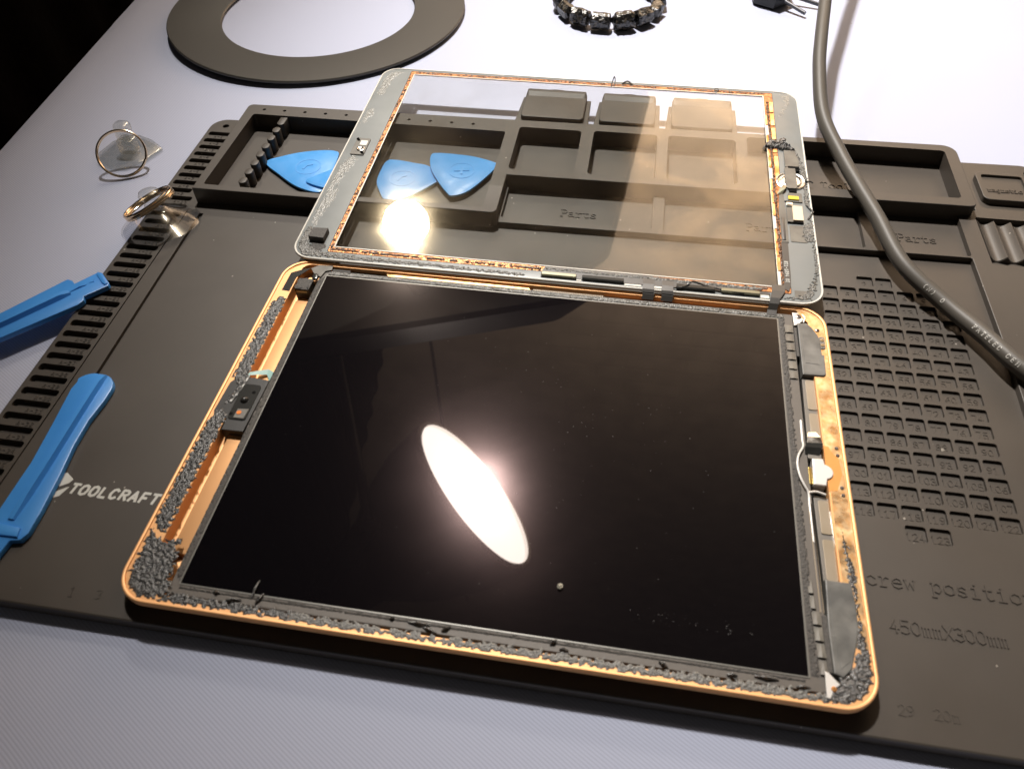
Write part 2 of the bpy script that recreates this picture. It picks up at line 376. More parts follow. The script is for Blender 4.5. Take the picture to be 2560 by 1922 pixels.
def rough_patch(bm, poly, z0, amp, cell=0.6, seed=0, hole=0.0, ragged=0.8, freq=0.9):
    """torn glue: a ragged sheet of small lumps inside an outline"""
    rnd = random.Random(seed)
    xs = [p[0] for p in poly]; ys = [p[1] for p in poly]
    nx = int((max(xs)-min(xs))/cell)+3; ny = int((max(ys)-min(ys))/cell)+3
    ox, oy = min(xs)-cell, min(ys)-cell; keep = set()
    for i in range(nx):
        for j in range(ny):
            x = ox+(i+.5)*cell; y = oy+(j+.5)*cell
            jx = (noise.noise(Vector((x*.8, y*.8, seed*3.1))))*ragged*1.6; jy = (noise.noise(Vector((x*.8+31, y*.8, seed*3.1))))*ragged*1.6
            if inside(x+jx, y+jy, poly):
                if hole and noise.noise(Vector((x*.45, y*.45, seed+9.0))) > 1-hole*2: continue
                keep.add((i, j))
    V = {}
    def vert(i, j):
        if (i, j) in V: return V[(i, j)]
        full = all(((i-a, j-b) in keep) for a in (0, 1) for b in (0, 1))
        x = ox+i*cell+rnd.uniform(-.3, .3)*cell; y = oy+j*cell+rnd.uniform(-.3, .3)*cell
        h = (0.55+.45*abs(noise.noise(Vector((x*freq*1.7, y*freq*1.7, seed))))*1.6+rnd.uniform(-.15, .25))*amp if full else 0.0
        V[(i, j)] = bm.verts.new((x, y, z0+max(0, h))); return V[(i, j)]
    for (i, j) in keep: bm.faces.new((vert(i, j), vert(i+1, j), vert(i+1, j+1), vert(i, j+1)))
    return bm
def ink(bm, pl, wdt, z0, k):
    # flat printed stroke: a bar per segment and a dot per joint, each a hair above the last
    for i, (a, b) in enumerate(zip(pl, pl[1:])):
        a, b = Vector(a), Vector(b); t = (b-a).normalized()*wdt*.18; n_ = Vector((-t.y, t.x)).normalized()*wdt/2; a = a-t; b = b+t
        z = z0+.004*((k*11+i*2) % 23)
        bm.faces.new([bm.verts.new((*p, z)) for p in (a-n_, b-n_, b+n_, a+n_)])
        if i:
            c_ = Vector(pl[i]); bm.faces.new([bm.verts.new((c_.x+wdt*.5*cos(q*pi/5), c_.y+wdt*.5*sin(q*pi/5), z+.003)) for q in range(10)])
def boolean(o, cut, op='DIFFERENCE'):
    md = o.modifiers.new('b', 'BOOLEAN'); md.operation = op; md.object = cut; md.solver = 'EXACT'; md.use_self = True
    dg = bpy.context.evaluated_depsgraph_get(); dg.update()
    me = bpy.data.meshes.new_from_object(o.evaluated_get(dg))
    o.modifiers.clear(); old = o.data; o.data = me; me.name = o.name
    bpy.data.meshes.remove(old); cm = cut.data; bpy.data.objects.remove(cut); bpy.data.meshes.remove(cm)

# ------------------------------------------------------------------ stroke lettering (unit cell 0..0.62 wide, 0..1 high)
G = {
'0': [[(.3, 0), (.08, .15), (.0, .5), (.08, .85), (.3, 1), (.52, .85), (.6, .5), (.52, .15), (.3, 0)]],
'1': [[(.08, .78), (.3, 1), (.3, 0)], [(.1, 0), (.5, 0)]],
'2': [[(.03, .8), (.15, .97), (.35, 1), (.55, .88), (.55, .68), (.0, 0), (.6, 0)]],
'3': [[(.03, .88), (.28, 1), (.52, .88), (.5, .62), (.25, .54)], [(.25, .54), (.55, .42), (.57, .15), (.3, 0), (.02, .12)]],
'4': [[(.35, 1), (.0, .3), (.6, .3)], [(.42, .5), (.42, 0)]],
'5': [[(.55, 1), (.08, 1), (.05, .56), (.32, .62), (.57, .45), (.56, .15), (.3, 0), (.02, .1)]],
'6': [[(.5, .95), (.2, .8), (.02, .4), (.08, .1), (.3, 0), (.54, .1), (.56, .38), (.35, .55), (.06, .4)]],
'7': [[(.0, 1), (.6, 1), (.25, 0)]],
'8': [[(.3, .54), (.06, .68), (.08, .9), (.3, 1), (.52, .9), (.54, .68), (.3, .54), (.02, .34), (.06, .1), (.3, 0), (.54, .1), (.58, .34), (.3, .54)]],
'9': [[(.1, .05), (.4, .2), (.58, .6), (.52, .9), (.3, 1), (.06, .9), (.04, .62), (.25, .45), (.54, .6)]],
'-': [[(.08, .5), (.52, .5)]],
'A': [[(0, 0), (.3, 1), (.6, 0)], [(.1, .35), (.5, .35)]],
'P': [[(.1, 0), (.1, 1), (.42, 1), (.58, .88), (.58, .62), (.42, .5), (.1, .5)], [(0, 0), (.22, 0)], [(0, 1), (.1, 1)]],
'T': [[(0, .85), (0, 1), (.6, 1), (.6, .85)], [(.3, 1), (.3, 0)], [(.15, 0), (.45, 0)]],
'~': [[(0, 1), (.6, 1)], [(.3, 1), (.3, 0)]],
'S': [[(.55, .85), (.3, 1), (.05, .85), (.08, .6), (.5, .42), (.56, .15), (.3, 0), (.03, .14)]],
'a': [[(.08, .6), (.3, .68), (.48, .58), (.48, .08), (.6, 0)], [(.48, .38), (.15, .34), (.03, .17), (.18, 0), (.48, .12)]],
'r': [[(.02, .65), (.2, .65), (.2, 0)], [(.05, 0), (.4, 0)], [(.2, .45), (.38, .66), (.58, .6)]],
't': [[(.2, .95), (.2, .15), (.32, 0), (.55, .08)], [(.02, .65), (.5, .65)]],
's': [[(.5, .55), (.3, .67), (.06, .55), (.1, .4), (.48, .28), (.52, .1), (.28, 0), (.04, .12)]],
'o': [[(.3, 0), (.05, .12), (.0, .34), (.05, .55), (.3, .68), (.55, .55), (.6, .34), (.55, .12), (.3, 0)]],
'l': [[(.1, 1), (.3, 1), (.3, 0)], [(.05, 0), (.55, 0)]],
'c': [[(.55, .5), (.3, .68), (.05, .52), (.02, .3), (.1, .1), (.32, 0), (.58, .12)]],
'e': [[(.03, .36), (.58, .36), (.52, .58), (.3, .68), (.06, .55), (.02, .3), (.1, .08), (.32, 0), (.57, .1)]],
'w': [[(0, .65), (.14, 0), (.3, .5), (.46, 0), (.6, .65)], [(-.04, .65), (.08, .65)], [(.52, .65), (.64, .65)]],
'p': [[(0, .65), (.12, .65), (.12, -.28)], [(0, -.28), (.26, -.28)], [(.12, .5), (.34, .68), (.56, .52), (.58, .25), (.4, .02), (.12, .14)]],
'i': [[(.1, .65), (.3, .65), (.3, 0)], [(.08, 0), (.52, 0)], [(.28, .88), (.32, .92)]],
'n': [[(.02, .65), (.13, .65), (.13, 0)], [(.13, .5), (.36, .68), (.5, .55), (.5, 0)], [(.02, 0), (.24, 0)], [(.4, 0), (.62, 0)]],
'm': [[(.0, .65), (.08, .65), (.08, 0)], [(.08, .55), (.2, .67), (.3, .55), (.3, 0)], [(.3, .55), (.44, .67), (.54, .55), (.54, 0)]],
'g': [[(.5, .62), (.5, -.1), (.35, -.28), (.08, -.22)], [(.5, .5), (.28, .67), (.05, .5), (.04, .22), (.25, .05), (.5, .18)]],
'X': [[(0, 0), (.6, 1)], [(0, 1), (.6, 0)]],
'E': [[(.55, 1), (.06, 1), (.06, 0), (.55, 0)], [(.06, .52), (.48, .52)]],
'L': [[(.06, 1), (.06, 0), (.55, 0)]],
'C': [[(.55, .82), (.35, 1), (.12, .9), (.02, .5), (.12, .1), (.35, 0), (.56, .18)]],
'M': [[(0, 0), (.02, 1), (.3, .4), (.58, 1), (.6, 0)]],
'O': [[(.3, 0), (.08, .12), (.0, .5), (.08, .88), (.3, 1), (.52, .88), (.6, .5), (.52, .12), (.3, 0)]],
'R': [[(.06, 0), (.06, 1), (.4, 1), (.56, .88), (.56, .64), (.4, .52), (.06, .52)], [(.3, .52), (.58, 0)]],
'F': [[(.56, 1), (.06, 1), (.06, 0)], [(.06, .5), (.46, .5)]],
'N': [[(0, 0), (0, 1), (.6, 0), (.6, 1)]],
'(': [[(.4, 1.05), (.2, .7), (.2, .3), (.4, -.05)]], ')': [[(.2, 1.05), (.4, .7), (.4, .3), (.2, -.05)]],
}
def strokes(text, x, y, h, adv=None, shear=0.0, wd=1.0):
    adv = adv if adv else h*.8; out = []
    for k, ch in enumerate(text):
        for s in G.get(ch, []):
            out.append([(x+k*adv+(px*wd+shear*py)*h, y+py*h) for px, py in s])
    return out
RB_N = [0]
def ribbon(bm, pl, wdt, z0, z1, mp=None):
    """one pen stroke as a raised bar; mp maps (x,y,z) onto another surface"""
    P_ = [Vector(p) for p in pl]; L = []; R_ = []
    for i, p in enumerate(P_):
        a = P_[max(i-1, 0)]; b = P_[min(i+1, len(P_)-1)]; t = (b-a)
        if (P_[0]-P_[-1]).length < 1e-6 and i in (0, len(P_)-1): t = P_[1]-P_[-2]
        if t.length < 1e-9: t = Vector((1, 0))
        t.normalize(); nn = Vector((-t.y, t.x))*wdt/2
        if i == 0 and (P_[0]-P_[-1]).length > 1e-6: p = p-t*wdt*.4
        if i == len(P_)-1 and (P_[0]-P_[-1]).length > 1e-6: p = p+t*wdt*.4
        L.append(p+nn); R_.append(p-nn)
    RB_N[0] = (RB_N[0]+1) % 7; z1 = z1+.006*RB_N[0]
    mp = mp or (lambda x, y, z: (x, y, z))
    rows = [[bm.verts.new(mp(q.x, q.y, z)) for q, z in ((a, z0), (a, z1), (b, z1), (b, z0))] for a, b in zip(L, R_)]
    for r1, r2 in zip(rows, rows[1:]):
        for k in range(3): bm.faces.new((r1[k], r1[k+1], r2[k+1], r2[k]))
    bm.faces.new(rows[0][::-1]); bm.faces.new(rows[-1])

# ================================================================== THE SETTING
def wobble(x, y): return 0.35*noise.noise(Vector((x*.012, y*.012, 3)))+0.15*noise.noise(Vector((x*.04, y*.03, 7)))
def cloth_x(y): return -208-.095*(y-252)
bm = B(); nx, ny = 90, 110
G_ = []
for j in range(ny+1):
    y = -420+1370*j/ny; row = []
    xl = cloth_x(y)
    for i in range(nx+1):
        x = xl+(900-xl)*i/nx
        far = max(0, min(1, (y-330)/200))+max(0, min(1, (-90-x)/60))*.6
        ridge = 1.2*math.exp(-((x+.8*y-330)/16)**2)*(1 if y > 330 else 0)
        row.append(bm.verts.new((x, y, -5.6+wobble(x, y)*(1+3.0*min(far, 1))+ridge*min(far, 1)*.4)))
    G_.append(row)
for j in range(ny):
    for i in range(nx): bm.faces.new((G_[j][i], G_[j][i+1], G_[j+1][i+1], G_[j+1][i]))
for e in range(3):     # hem hanging over the left edge
    pass
prev = [r[0] for r in G_]
for dx, dz in ((-2.2, -1.2), (-3.4, -4), (-3.8, -30), (-5, -120), (-4, -260)):
    cur = [bm.verts.new((G_[j][0].co.x+dx+(3*sin(G_[j][0].co.y*.02) if dz < -20 else 0), G_[j][0].co.y, -5.6+dz)) for j in range(ny+1)]
    for j in range(ny): bm.faces.new((prev[j], prev[j+1], cur[j+1], cur[j]))
    prev = cur
cl = tag(obj('tablecloth', bm, M_CLOTH, None, True), 'pale lilac blue twill cloth spread over the whole table', 'tablecloth')
bm = B()
prism(bm, [(cloth_x(-400)+4, -400), (890, -400), (890, 945), (cloth_x(945)+4, 945)], -36, -8)
tt = thing('work_table', 'dark table hidden under the pale twill cloth', 'table', (0, 0, 0))
obj('table_top', bm, M_WOOD, tt)
for x, y in ((-120, -350), (840, -350), (-230, 900), (840, 900)):
    bm = B(); box(bm, x-25, y-25, -750, x+25, y+25, -37); obj('leg', bm, M_WOOD, tt)
bm = B(); box(bm, -1600, -1500, -770, 2400, 2000, -750); struct('floor', bm, M_FLOOR)
bm = B(); box(bm, -1600, 1900, -749, 2400, 2000, 7000); struct('wall', bm, M_BRICK)
bm = B()                                         # made-up black backdrop, added to darken the view left of the table
zs = [-748, -300, 0, 400, 1000, 1900]; rows = []
for z in zs:
    rows.append([(-430-.12*(y+400)+6*sin(y*.055+.3*sin(y*.013)), y, z) for y in [-600+i*9 for i in range(276)]])
loft(bm, rows, closed=False)
obj_c = obj('backdrop', bm, M_BACKDROP, None, True); tag(obj_c, 'black curtain added in folds to darken the view beyond the left edge of the table', 'backdrop')
sol = obj_c.modifiers.new('thick', 'SOLIDIFY'); sol.thickness = 0.003

# ================================================================== THE TWO LAMPS (seen mirrored in the glass)
la = thing('pendant_lamp', 'wide black angular lampshade with a bare glowing bulb, mirrored in the touch glass', 'lamp', (-345, 1355, 773))
bm = B(); 
rimp = [(2*x-150.6+345, 2*y+74.7-1355) for x, y in ((140, 465), (168, 770), (-60, 905), (-330, 770), (-380, 268))]
def rounded(poly, r, n=7):
    out = []
    for i, b in enumerate(poly):
        a, b, c_ = Vector(poly[i-1]), Vector(b), Vector(poly[(i+1) % len(poly)])
        p0 = b+(a-b).normalized()*r; p1 = b+(c_-b).normalized()*r
        for k in range(n+1):
            t = k/n; q_ = p0*(1-t)**2+b*2*t*(1-t)+p1*t*t; out.append((q_.x, q_.y))
    return out
rimp = rounded(rimp, 50); ctr = Vector((-10, -10))
def sc(k, z, d=0): return [((x-ctr.x)*k*(1-d)+ctr.x, (y-ctr.y)*k*(1-d)+ctr.y, z) for x, y in rimp]
prof = [(1, 0), (1.004, 6), (.86, 120), (.62, 236), (.34, 316), (.1, 350)]
loft(bm, [sc(k, z) for k, z in prof], False, True)
sh = obj('shade', bm, M_SHADE, la, True)
bm = B(); loft(bm, [sc(k, z-1.5, .015) for k, z in prof], False, True); obj('lining', bm, M_SHADE_IN, la, True)
bm = B(); bmesh.ops.create_uvsphere(bm, u_segments=32, v_segments=20, radius=54)
for v in bm.verts: v.co += Vector((BULB_A[0]+345, BULB_A[1]-1355, BULB_A[2]-773))
obj('bulb', bm, M_BULB, la, True)
bm = B(); tube(bm, [(-13, -58, 245), (-6, -22, 320), (0, 0, 352)], 26, 16); obj('socket', bm, M_BLKPL, la, True)
bm = B(); tube(bm, [(0, 0, 350), (0, 0, 900), (0, 0, 2200)], 5, 8); obj('cord', bm, M_BLKPL, la, True)

lb = thing('work_lamp', 'black jointed work lamp with round lit opening, mirrored in the dark screen', 'lamp', LAMP_B)
def sp_(p): return [(r*SB, z*SB) for r, z in p]
bm = B(); lathe(bm, sp_([(78, 0), (79, -1), (80, -4), (76, -40), (62, -80), (42, -112), (30, -130), (28, -165), (0, -168)]), 64, (0, 0, 0), N_B)
obj('shade', bm, M_SHADE, lb, True)
bm = B(); lathe(bm, sp_([(75, 1.5), (77.5, 2.5), (79.5, 1), (79, -3), (75, -3), (75, 1.5)]), 64, (0, 0, 0), N_B); obj('rim', bm, M_SILVER, lb, True)
bm = B(); lathe(bm, sp_([(75, -2), (0, -2)]), 64, (0, 0, 0), N_B); obj('diffuser', bm, M_DIFF, lb)
back = -N_B*160*SB
bm = B(); tube(bm, [back, back+Vector((-50, -20, -14)), Vector((-78, -60, -30))*SB], 26, 14); obj('joint', bm, M_BLKPL, lb, True)
bm = B(); tube(bm, [Vector((-78, -60, -30))*SB, Vector((-159, 116, -61))*SB, Vector((-700, 850, -240))], 11, 10); obj('arm', bm, M_BLKPL, lb, True)
bm = B(); tube(bm, [(-700, 850, -200), (-700, 850, -1990)], 14, 12); obj('pole', bm, M_BLKPL, lb, True)
bm = B(); lathe(bm, [(0, 20), (150, 20), (160, 8), (160, 0), (0, 0)], 32, (-700, 850, -2015)); obj('base', bm, M_BLKPL, lb, True)

# ================================================================== THE REPAIR MAT
mt = thing('repair_mat', 'black silicone repair mat with trays, numbered screw cells and white printed logo', 'mat', (0, 0, -5))
ZM = 5                                           # children are built with floor at z=0 -> lift by 5
def lift(o): o.location.z = ZM*S; return o
def leftx(y): return -87.3-4.4*max(0, (y-60))/225
out = []
def arc(cx, cy, r, a0, a1, n=6): return [(cx+r*cos(radians(a0+(a1-a0)*i/n)), cy+r*sin(radians(a0+(a1-a0)*i/n))) for i in range(n+1)]
outline = arc(354, 2, 6, -90, 0)+arc(354, 297, 6, 0, 90)+arc(leftx(290)+9, 284, 9, 90, 180)+[(leftx(200), 200), (leftx(60), 60)]+arc(-81.5, 2, 6, 180, 270)
bm = B(); prism(bm, outline, -5, 0, 0.7)
body = obj('mat_body', bm, M_MAT, mt)
# pockets cut from the base sheet
cb = B()
def pocket(x0, y0, x1, y1, r, depth, top=1.0, n=4): prism(cb, rr(x0, y0, x1, y1, r, n), -depth, top)
rows = [(2, None), ]
CELLX = lambda c: 242.55+8.17*c
CELLY = lambda r: 201.1-8.19*r
numbers = []
seq = {0: {2: 2, 3: 1}, 16: {2: 124, 3: 123}}
firsts = [(1, 4, 1), (2, 17, -1), (3, 20, 1), (4, 33, -1), (5, 36, 1), (6, 49, -1), (7, 52, 1), (8, 65, -1), (9, 68, 1), (10, 81, -1), (11, 84, 1), (12, 97, -1), (13, 100, 1), (14, 113, -1), (15, 116, 1)]
for r, f, s in firsts: seq[r] = {c: f+s*c for c in range(7)}
for r, d in seq.items():
    for c, nmb in d.items():
        x, y = CELLX(c), CELLY(r)
        pocket(x, y-6.3, x+7.0, y, 1.0, 1.2); numbers.append((nmb, x, y))
slots = []
for k in range(41):
    y = 279-6.86*k+.005*k*k
    if y < 8: break
    xl = leftx(y)+2.2
    x1 = xl+(13.2 if y > 222 else 16.2)
    pocket(xl, y-3.7, x1, y, 1.3, 2.4); slots.append((k, xl, x1, y))
prism(cb, [(-70.3, 208), (-67.6, 60), (-67.0, 8), (-66.4, 8), (-67.0, 60), (-69.7, 208)], -1.2, 1)
prism(cb, [(-62.9, 205), (-58.6, 60), (-57.6, 12), (-55.6, 12), (-56.6, 60), (-60.6, 205)], -1.6, 1)
prism(cb, circ(-82.5, 285.5, 1.9, 14), -1.5, 1)
cut = obj('cut', cb, None); cut.parent = mt; boolean(body, cut)
lift(body)
# raised tray blocks
def fary(x): return 296.0+.0172*(x+70)
up = [(-67.6, 213.4), (86.6, 214.0)]+arc(86.6, 217.0, 3, -80, 0, 3)+[(89.6, 246.3), (315, 249.4)]+arc(315.4, 252.6, 3, -80, 0, 4)+arc(311.4, fary(313)-7, 7, 0, 90, 5)+[(-66, fary(-66))]+arc(-66.4, fary(-66)-3, 3, 100, 180, 3)
HR = 9.0
bm = B(); prism(bm, up, -4.4, HR, .35)
tray = obj('tray_block', bm, M_MAT, mt)
cb = B()
prism(cb, rr(-63.2, 217.4, 82.4, 286.0, 1.5, 4), .12, 20)
for x0, x1, y0, y1 in ((89.4, 123.6, 251.4, 291.8), (130.2, 164.6, 251.9, 292.8), (170.2, 205.8, 252.8, 293.2)):
    prism(cb, rr(x0, y0, x1, y1, 2.2, 4), .12, 20)
prism(cb, rr(211.5, 255.4, 312.3, 297.0, 2.0, 4), .12, 20)
for k in range(11): prism(cb, circ(-58.7+12.2*k, 291.2, 1.0, 12), 4, 20)
cut = obj('cut', cb, None); cut.parent = mt; boolean(tray, cut); lift(tray)
# lower step with the parts trays, and the raised right-hand border
HP = 3.0
lowp = [(89.7, 214.6), (311, 217.6)]+[(311.6, 217)]+[(312.3, 150), (311.4, 100), (311, -2), (357, -2), (358, 250), (358, fary(358)-8), (321, fary(321)-8), (321, 255), (300, 247.5), (89.7, 244)]
bm = B(); prism(bm, lowp, -4.3, HP, .3)
low = obj('parts_step', bm, M_MAT, mt)
cb = B()
for x0, x1 in ((90.9, 165), (170.6, 264.6), (270, 311.6)): prism(cb, rr(x0, 218.6, x1, 252, 1.4, 4), .1, 20)
prism(cb, rr(323.6, 257.4, 355, 297, 4, 5), -1.4, 20)
prism(cb, rr(319.5, 214.2, 355, 249.4, .6, 2), -1.4, 20)
cut = obj('cut', cb, None); cut.parent = mt; boolean(low, cut); lift(low)
bm = B(); prism(bm, rr(327.4, 265.2, 352, 289.2, 3.4, 6), -1.6, 3.2, .3)
pad = obj('magnet_pad', bm, M_MAT, mt)
cb = B(); prism(cb, rr(330, 267.6, 349.8, 287, 1.6, 4), 1.9, 20)
cut = obj('cut', cb, None); cut.parent = mt; boolean(pad, cut); lift(pad)
# scalloped tool rest
bm = B(); prof = []
for k in range(5):
    for i in range(9):
        t = i/8; x = 319.8+7.6*k+7.2*t; prof.append((x, 3.3-2.6*sin(pi*t)))
ya, yb = 219.5, 246.8
loft(bm, [[(prof[0][0], ya, -1.5)]+[(x, ya, z-.5) for x, z in prof]+[(prof[-1][0], ya, -1.5)],
          [(prof[0][0], ya, -1.5)]+[(x, ya+.4, z) for x, z in prof]+[(prof[-1][0], ya, -1.5)],
          [(prof[0][0], yb, -1.5)]+[(x, yb, z) for x, z in prof]+[(prof[-1][0], yb, -1.5)]], True, True)
lift(obj('scalloped_rest', bm, M_MAT, mt, True))
# row of pegs in the big tray
for k in range(8):
    bm = B(); y = 281.0-8.05*k
    prism(bm, rr(-47.0, y-2.7-(0 if k else .3), -42.8, y+2.7+(4.5 if k == 0 else 0), 2.0, 5), .05, 8.2, .35)
    lift(obj('peg', bm, M_MAT, mt, True))
# hinged lids folded out behind the small trays
for (x0, x1) in ((84.6, 126.0), (128.6, 165.4), (168.2, 207.6)):
    l = bpy.data.objects.new('lid', None)
    bm = B(); prism(bm, [(x0, 298.9), (x1, 299.6), (x1-.6, 328.6), (x0+1.6, 328.2)], 4.2, 6.4, .4)
    lo = obj('lid', bm, M_MAT, mt); lift(lo); bpy.data.objects.remove(l)
    bm = B(); a = x0+3.2; b = x1-3
    base_p = rr(a, 303, b, 331.4, 2.4, 5)
    prism(bm, base_p, 6.3, 9.2, .5)
    po = obj('raised_plug', bm, M_MAT, lo)
    bm = B(); loft(bm, [z3(rr(a+.2, 325.0, b-.2, 331.2, 2.2, 5), 9.1), z3(rr(a+.6, 328.6, b-.6, 331.0, 1.2, 5), 10.4)], False, True)
    obj('grip', bm, M_MAT, lo)
    bm = B(); prism(bm, circ((x0+x1)/2, 331.4, 5, 20, 1.6), 7.5, 9.8, .3); obj('finger_tab', bm, M_MAT, lo)
# embossed lettering
bm = B()
for nmb, x, y in numbers:
    t = str(nmb); h = 2.9; adv = 2.3
    for s in strokes(t, x+3.6-adv*len(t)/2+.1, y-5.3, h, adv): ribbon(bm, s, .30, -1.22, -.98)
lift(obj('cell_numbers', bm, M_MAT, mt))
bm = B()
for k, xl, x1, y in slots:
    for s in strokes('A-%d' % (k+1), x1-8.3, y-6.0, 1.9, 1.9): ribbon(bm, s, .25, -.02, .22)
lift(obj('slot_labels', bm, M_MAT, mt))
bm = B()
for txt, x, y, h, adv, z in (('Parts', 119.8, 227, 5.2, 3.7, .12), ('Parts', 210.8, 228, 5.2, 3.7, .12), ('Parts', 281.5, 229.6, 5.2, 3.7, .12), ('Tool', 250, 268.5, 5.0, 3.9, .12),
                             ('Screw position', 239.0, 45.2, 5.2, 4.08, 0), ('450mmX300mm', 248.3, 29.6, 4.4, 3.25, 0), ('magnetic', 331.4, 273.6, 3.0, 2.1, 1.9)):
    bm = B()
    for s in strokes(txt, x, y, h, adv): ribbon(bm, s, .42, z-.05, z+.34)
    lift(obj('embossed_word', bm, M_MAT, mt))
for txt, x, y in (('29', 246.8, 3.8), ('20m', 257.0, 4.0), ('1', -18.4, 1.2), ('3', -9, 1.6)):
    bm = B()
    for s in strokes(txt, x, y, 3.2, 2.5): ribbon(bm, s, .35, -.05, .14)
    lift(obj('embossed_word', bm, M_MAT, mt))
# printed logo: hexagon mark and the word
bm = B()
ww = 3.34
for k, s in enumerate(strokes('~OOLCRAF~', -40.0, 38.8, 4.0, 3.98, .16, 1.15)): ink(bm, s, 1.05, .03, k)
lift(obj('printed_word', bm, M_WHITEINK, mt))
bm = B()
hx = lambda pts: [(-46.2+(x+46.2)*1.22+.5, 40.8+(y-40.8)*1.12) for x, y in pts]
prism(bm, hx([(-49.3, 42.2), (-48.6, 44.9), (-45.4, 46.4), (-42.2, 44.2), (-42.8, 42.6), (-45.2, 40.9), (-46.2, 41.9)]), .02, .07)
prism(bm, hx([(-49.8, 40.3), (-46.6, 40.0), (-45.2, 38.9), (-42.6, 41.0), (-42.0, 41.2), (-43.4, 37.4), (-47.4, 35.2), (-50.6, 37.6)]), .02, .07)
lift(obj('printed_hexagon', bm, M_WHITEINK, mt))

# ================================================================== THE OPENED TABLET
tb = thing('opened_tablet', 'gold tablet lying open with black screen and torn adhesive, lamp mirrored in it', 'tablet', (0, 0, 0))
W_, H_ = 240.0, 169.5
def o_(i, r): return rr(i, i, W_-i, H_-i, max(r, .5), 10)
bm = B()
cav = rr(7.9, 3.6, 232.4, 167.6, 4.5, 10)
rings = [z3(o_(12, 4), .05), z3(o_(6, 7), .35), z3(o_(2.6, 9), 1.3), z3(o_(.9, 10.6), 2.6), z3(o_(.15, 11.3), 4.0), z3(o_(0, 11.5), 5.6), z3(o_(.05, 11.5), 6.7), z3(o_(.35, 11.2), 7.0),
         z3(o_(.8, 10.8), 7.05), z3(o_(1.15, 10.4), 6.9), z3(o_(1.3, 10.2), 6.35), z3(cav, 6.3), z3(rr(8, 3.7, 232.3, 167.5, 4.4, 10), 5.9), z3(rr(8.2, 3.9, 232.1, 167.3, 4.3, 10), 1.6), z3(rr(9.2, 4.9, 231, 166.3, 3.6, 10), 1.0)]
loft(bm, rings, True, True)
case = obj('case', bm, M_GOLD, tb, True)
# scraped ledge and edge slots
bm = B(); prism(bm, [(233, 24), (237.6, 14), (238.5, 20), (238.6, 152), (238.2, 160), (235, 165.6), (230.6, 167.4), (228, 167.6), (229.6, 163.6), (232.7, 160), (233, 150)], 6.31, 6.36)
obj('scraped_ledge', bm, M_GOLDSCR, case)
for pts in (((2.9, 163), (4.2, 165), (6.3, 166.8)), ((234.2, 167.2), (236.2, 165.9), (237.4, 164)), ((2.2, 7.4), (2.9, 5.4))):
    bm = B(); ribbon(bm, pts, .6, 6.32, 6.42); obj('edge_slot', bm, M_ORANGE, case)
# LCD module
lcd = bpy.data.objects
bm = B(); prism(bm, rr(17.6, 4.6, 226.4, 164.8, .8, 4), 1.4, 5.9, .15); frame = obj('screen_frame', bm, M_LCDFRAME, tb)
bm = B(); prism(bm, rr(20.3, 8.3, 220.3, 161.5, .3, 3), 5.8, 6.12, .08); obj('edge_line', bm, M_LIGHTLINE, frame)
bm = B(); prism(bm, rr(20.8, 8.8, 219.8, 161.0, .2, 3), 6.0, 6.16, 0); scr = obj('screen', bm, M_LCD, tb)
for nm, poly, sd, am in (('left', [(17.9, 12), (20.1, 9), (20.1, 161), (17.7, 158)], 1, .35), ('near', [(21, 6.9), (219, 6.9), (219, 8.1), (21, 8.1)], 2, .3),
                         ('far', [(20.6, 161.9), (223, 161.9), (223, 164.4), (22, 164.4)], 3, .4), ('right', [(220.6, 9), (222.9, 9), (222.9, 162), (220.6, 162)], 4, .35)):
    bm = B(); rough_patch(bm, poly, 5.92, am, .5, sd, 0.1, .25, 1.6); obj('foam_gasket', bm, M_FOAM if nm in ('left', 'near') else M_ADHG if nm == 'far' else M_FOAM, frame)
# little folded tabs beside the screen
for k in range(6):
    y = 158.2-5.15*k; bm = B(); loft(bm, [[(222.8+.02*k, y-4.7, 6.35), (222.8, y, 5.95)], [(224.4, y-4.7, 6.55), (224.4, y, 6.0)], [(226.0, y-4.7, 6.35), (226.0, y, 5.9)]], closed=False)
    t_ = obj('fabric_tab', bm, M_FLEXG, frame); t_.modifiers.new('t', 'SOLIDIFY').thickness = .0002
for k in range(6):
    y = 40.4-5.2*k; bm = B(); x = 222+.25*k
    loft(bm, [[(x, y-4.6, 6.5), (x, y, 5.95)], [(x+1.3, y-4.6, 6.7), (x+1.3, y, 6.0)], [(x+2.6-(.9 if k < 2 else 0), y-4.6, 6.4), (x+2.6-(.9 if k < 2 else 0), y, 5.9)]], closed=False)
    t_ = obj('fabric_tab', bm, M_FLEXG, frame); t_.modifiers.new('t', 'SOLIDIFY').thickness = .0002
# battery tray plate in the left channel and channel floor
bm = B(); prism(bm, rr(10.6, 20, 24, 146.5, 1.2, 5), .9, 3.4, .4); obj('battery_cover', bm, M_GOLD, tb, True)
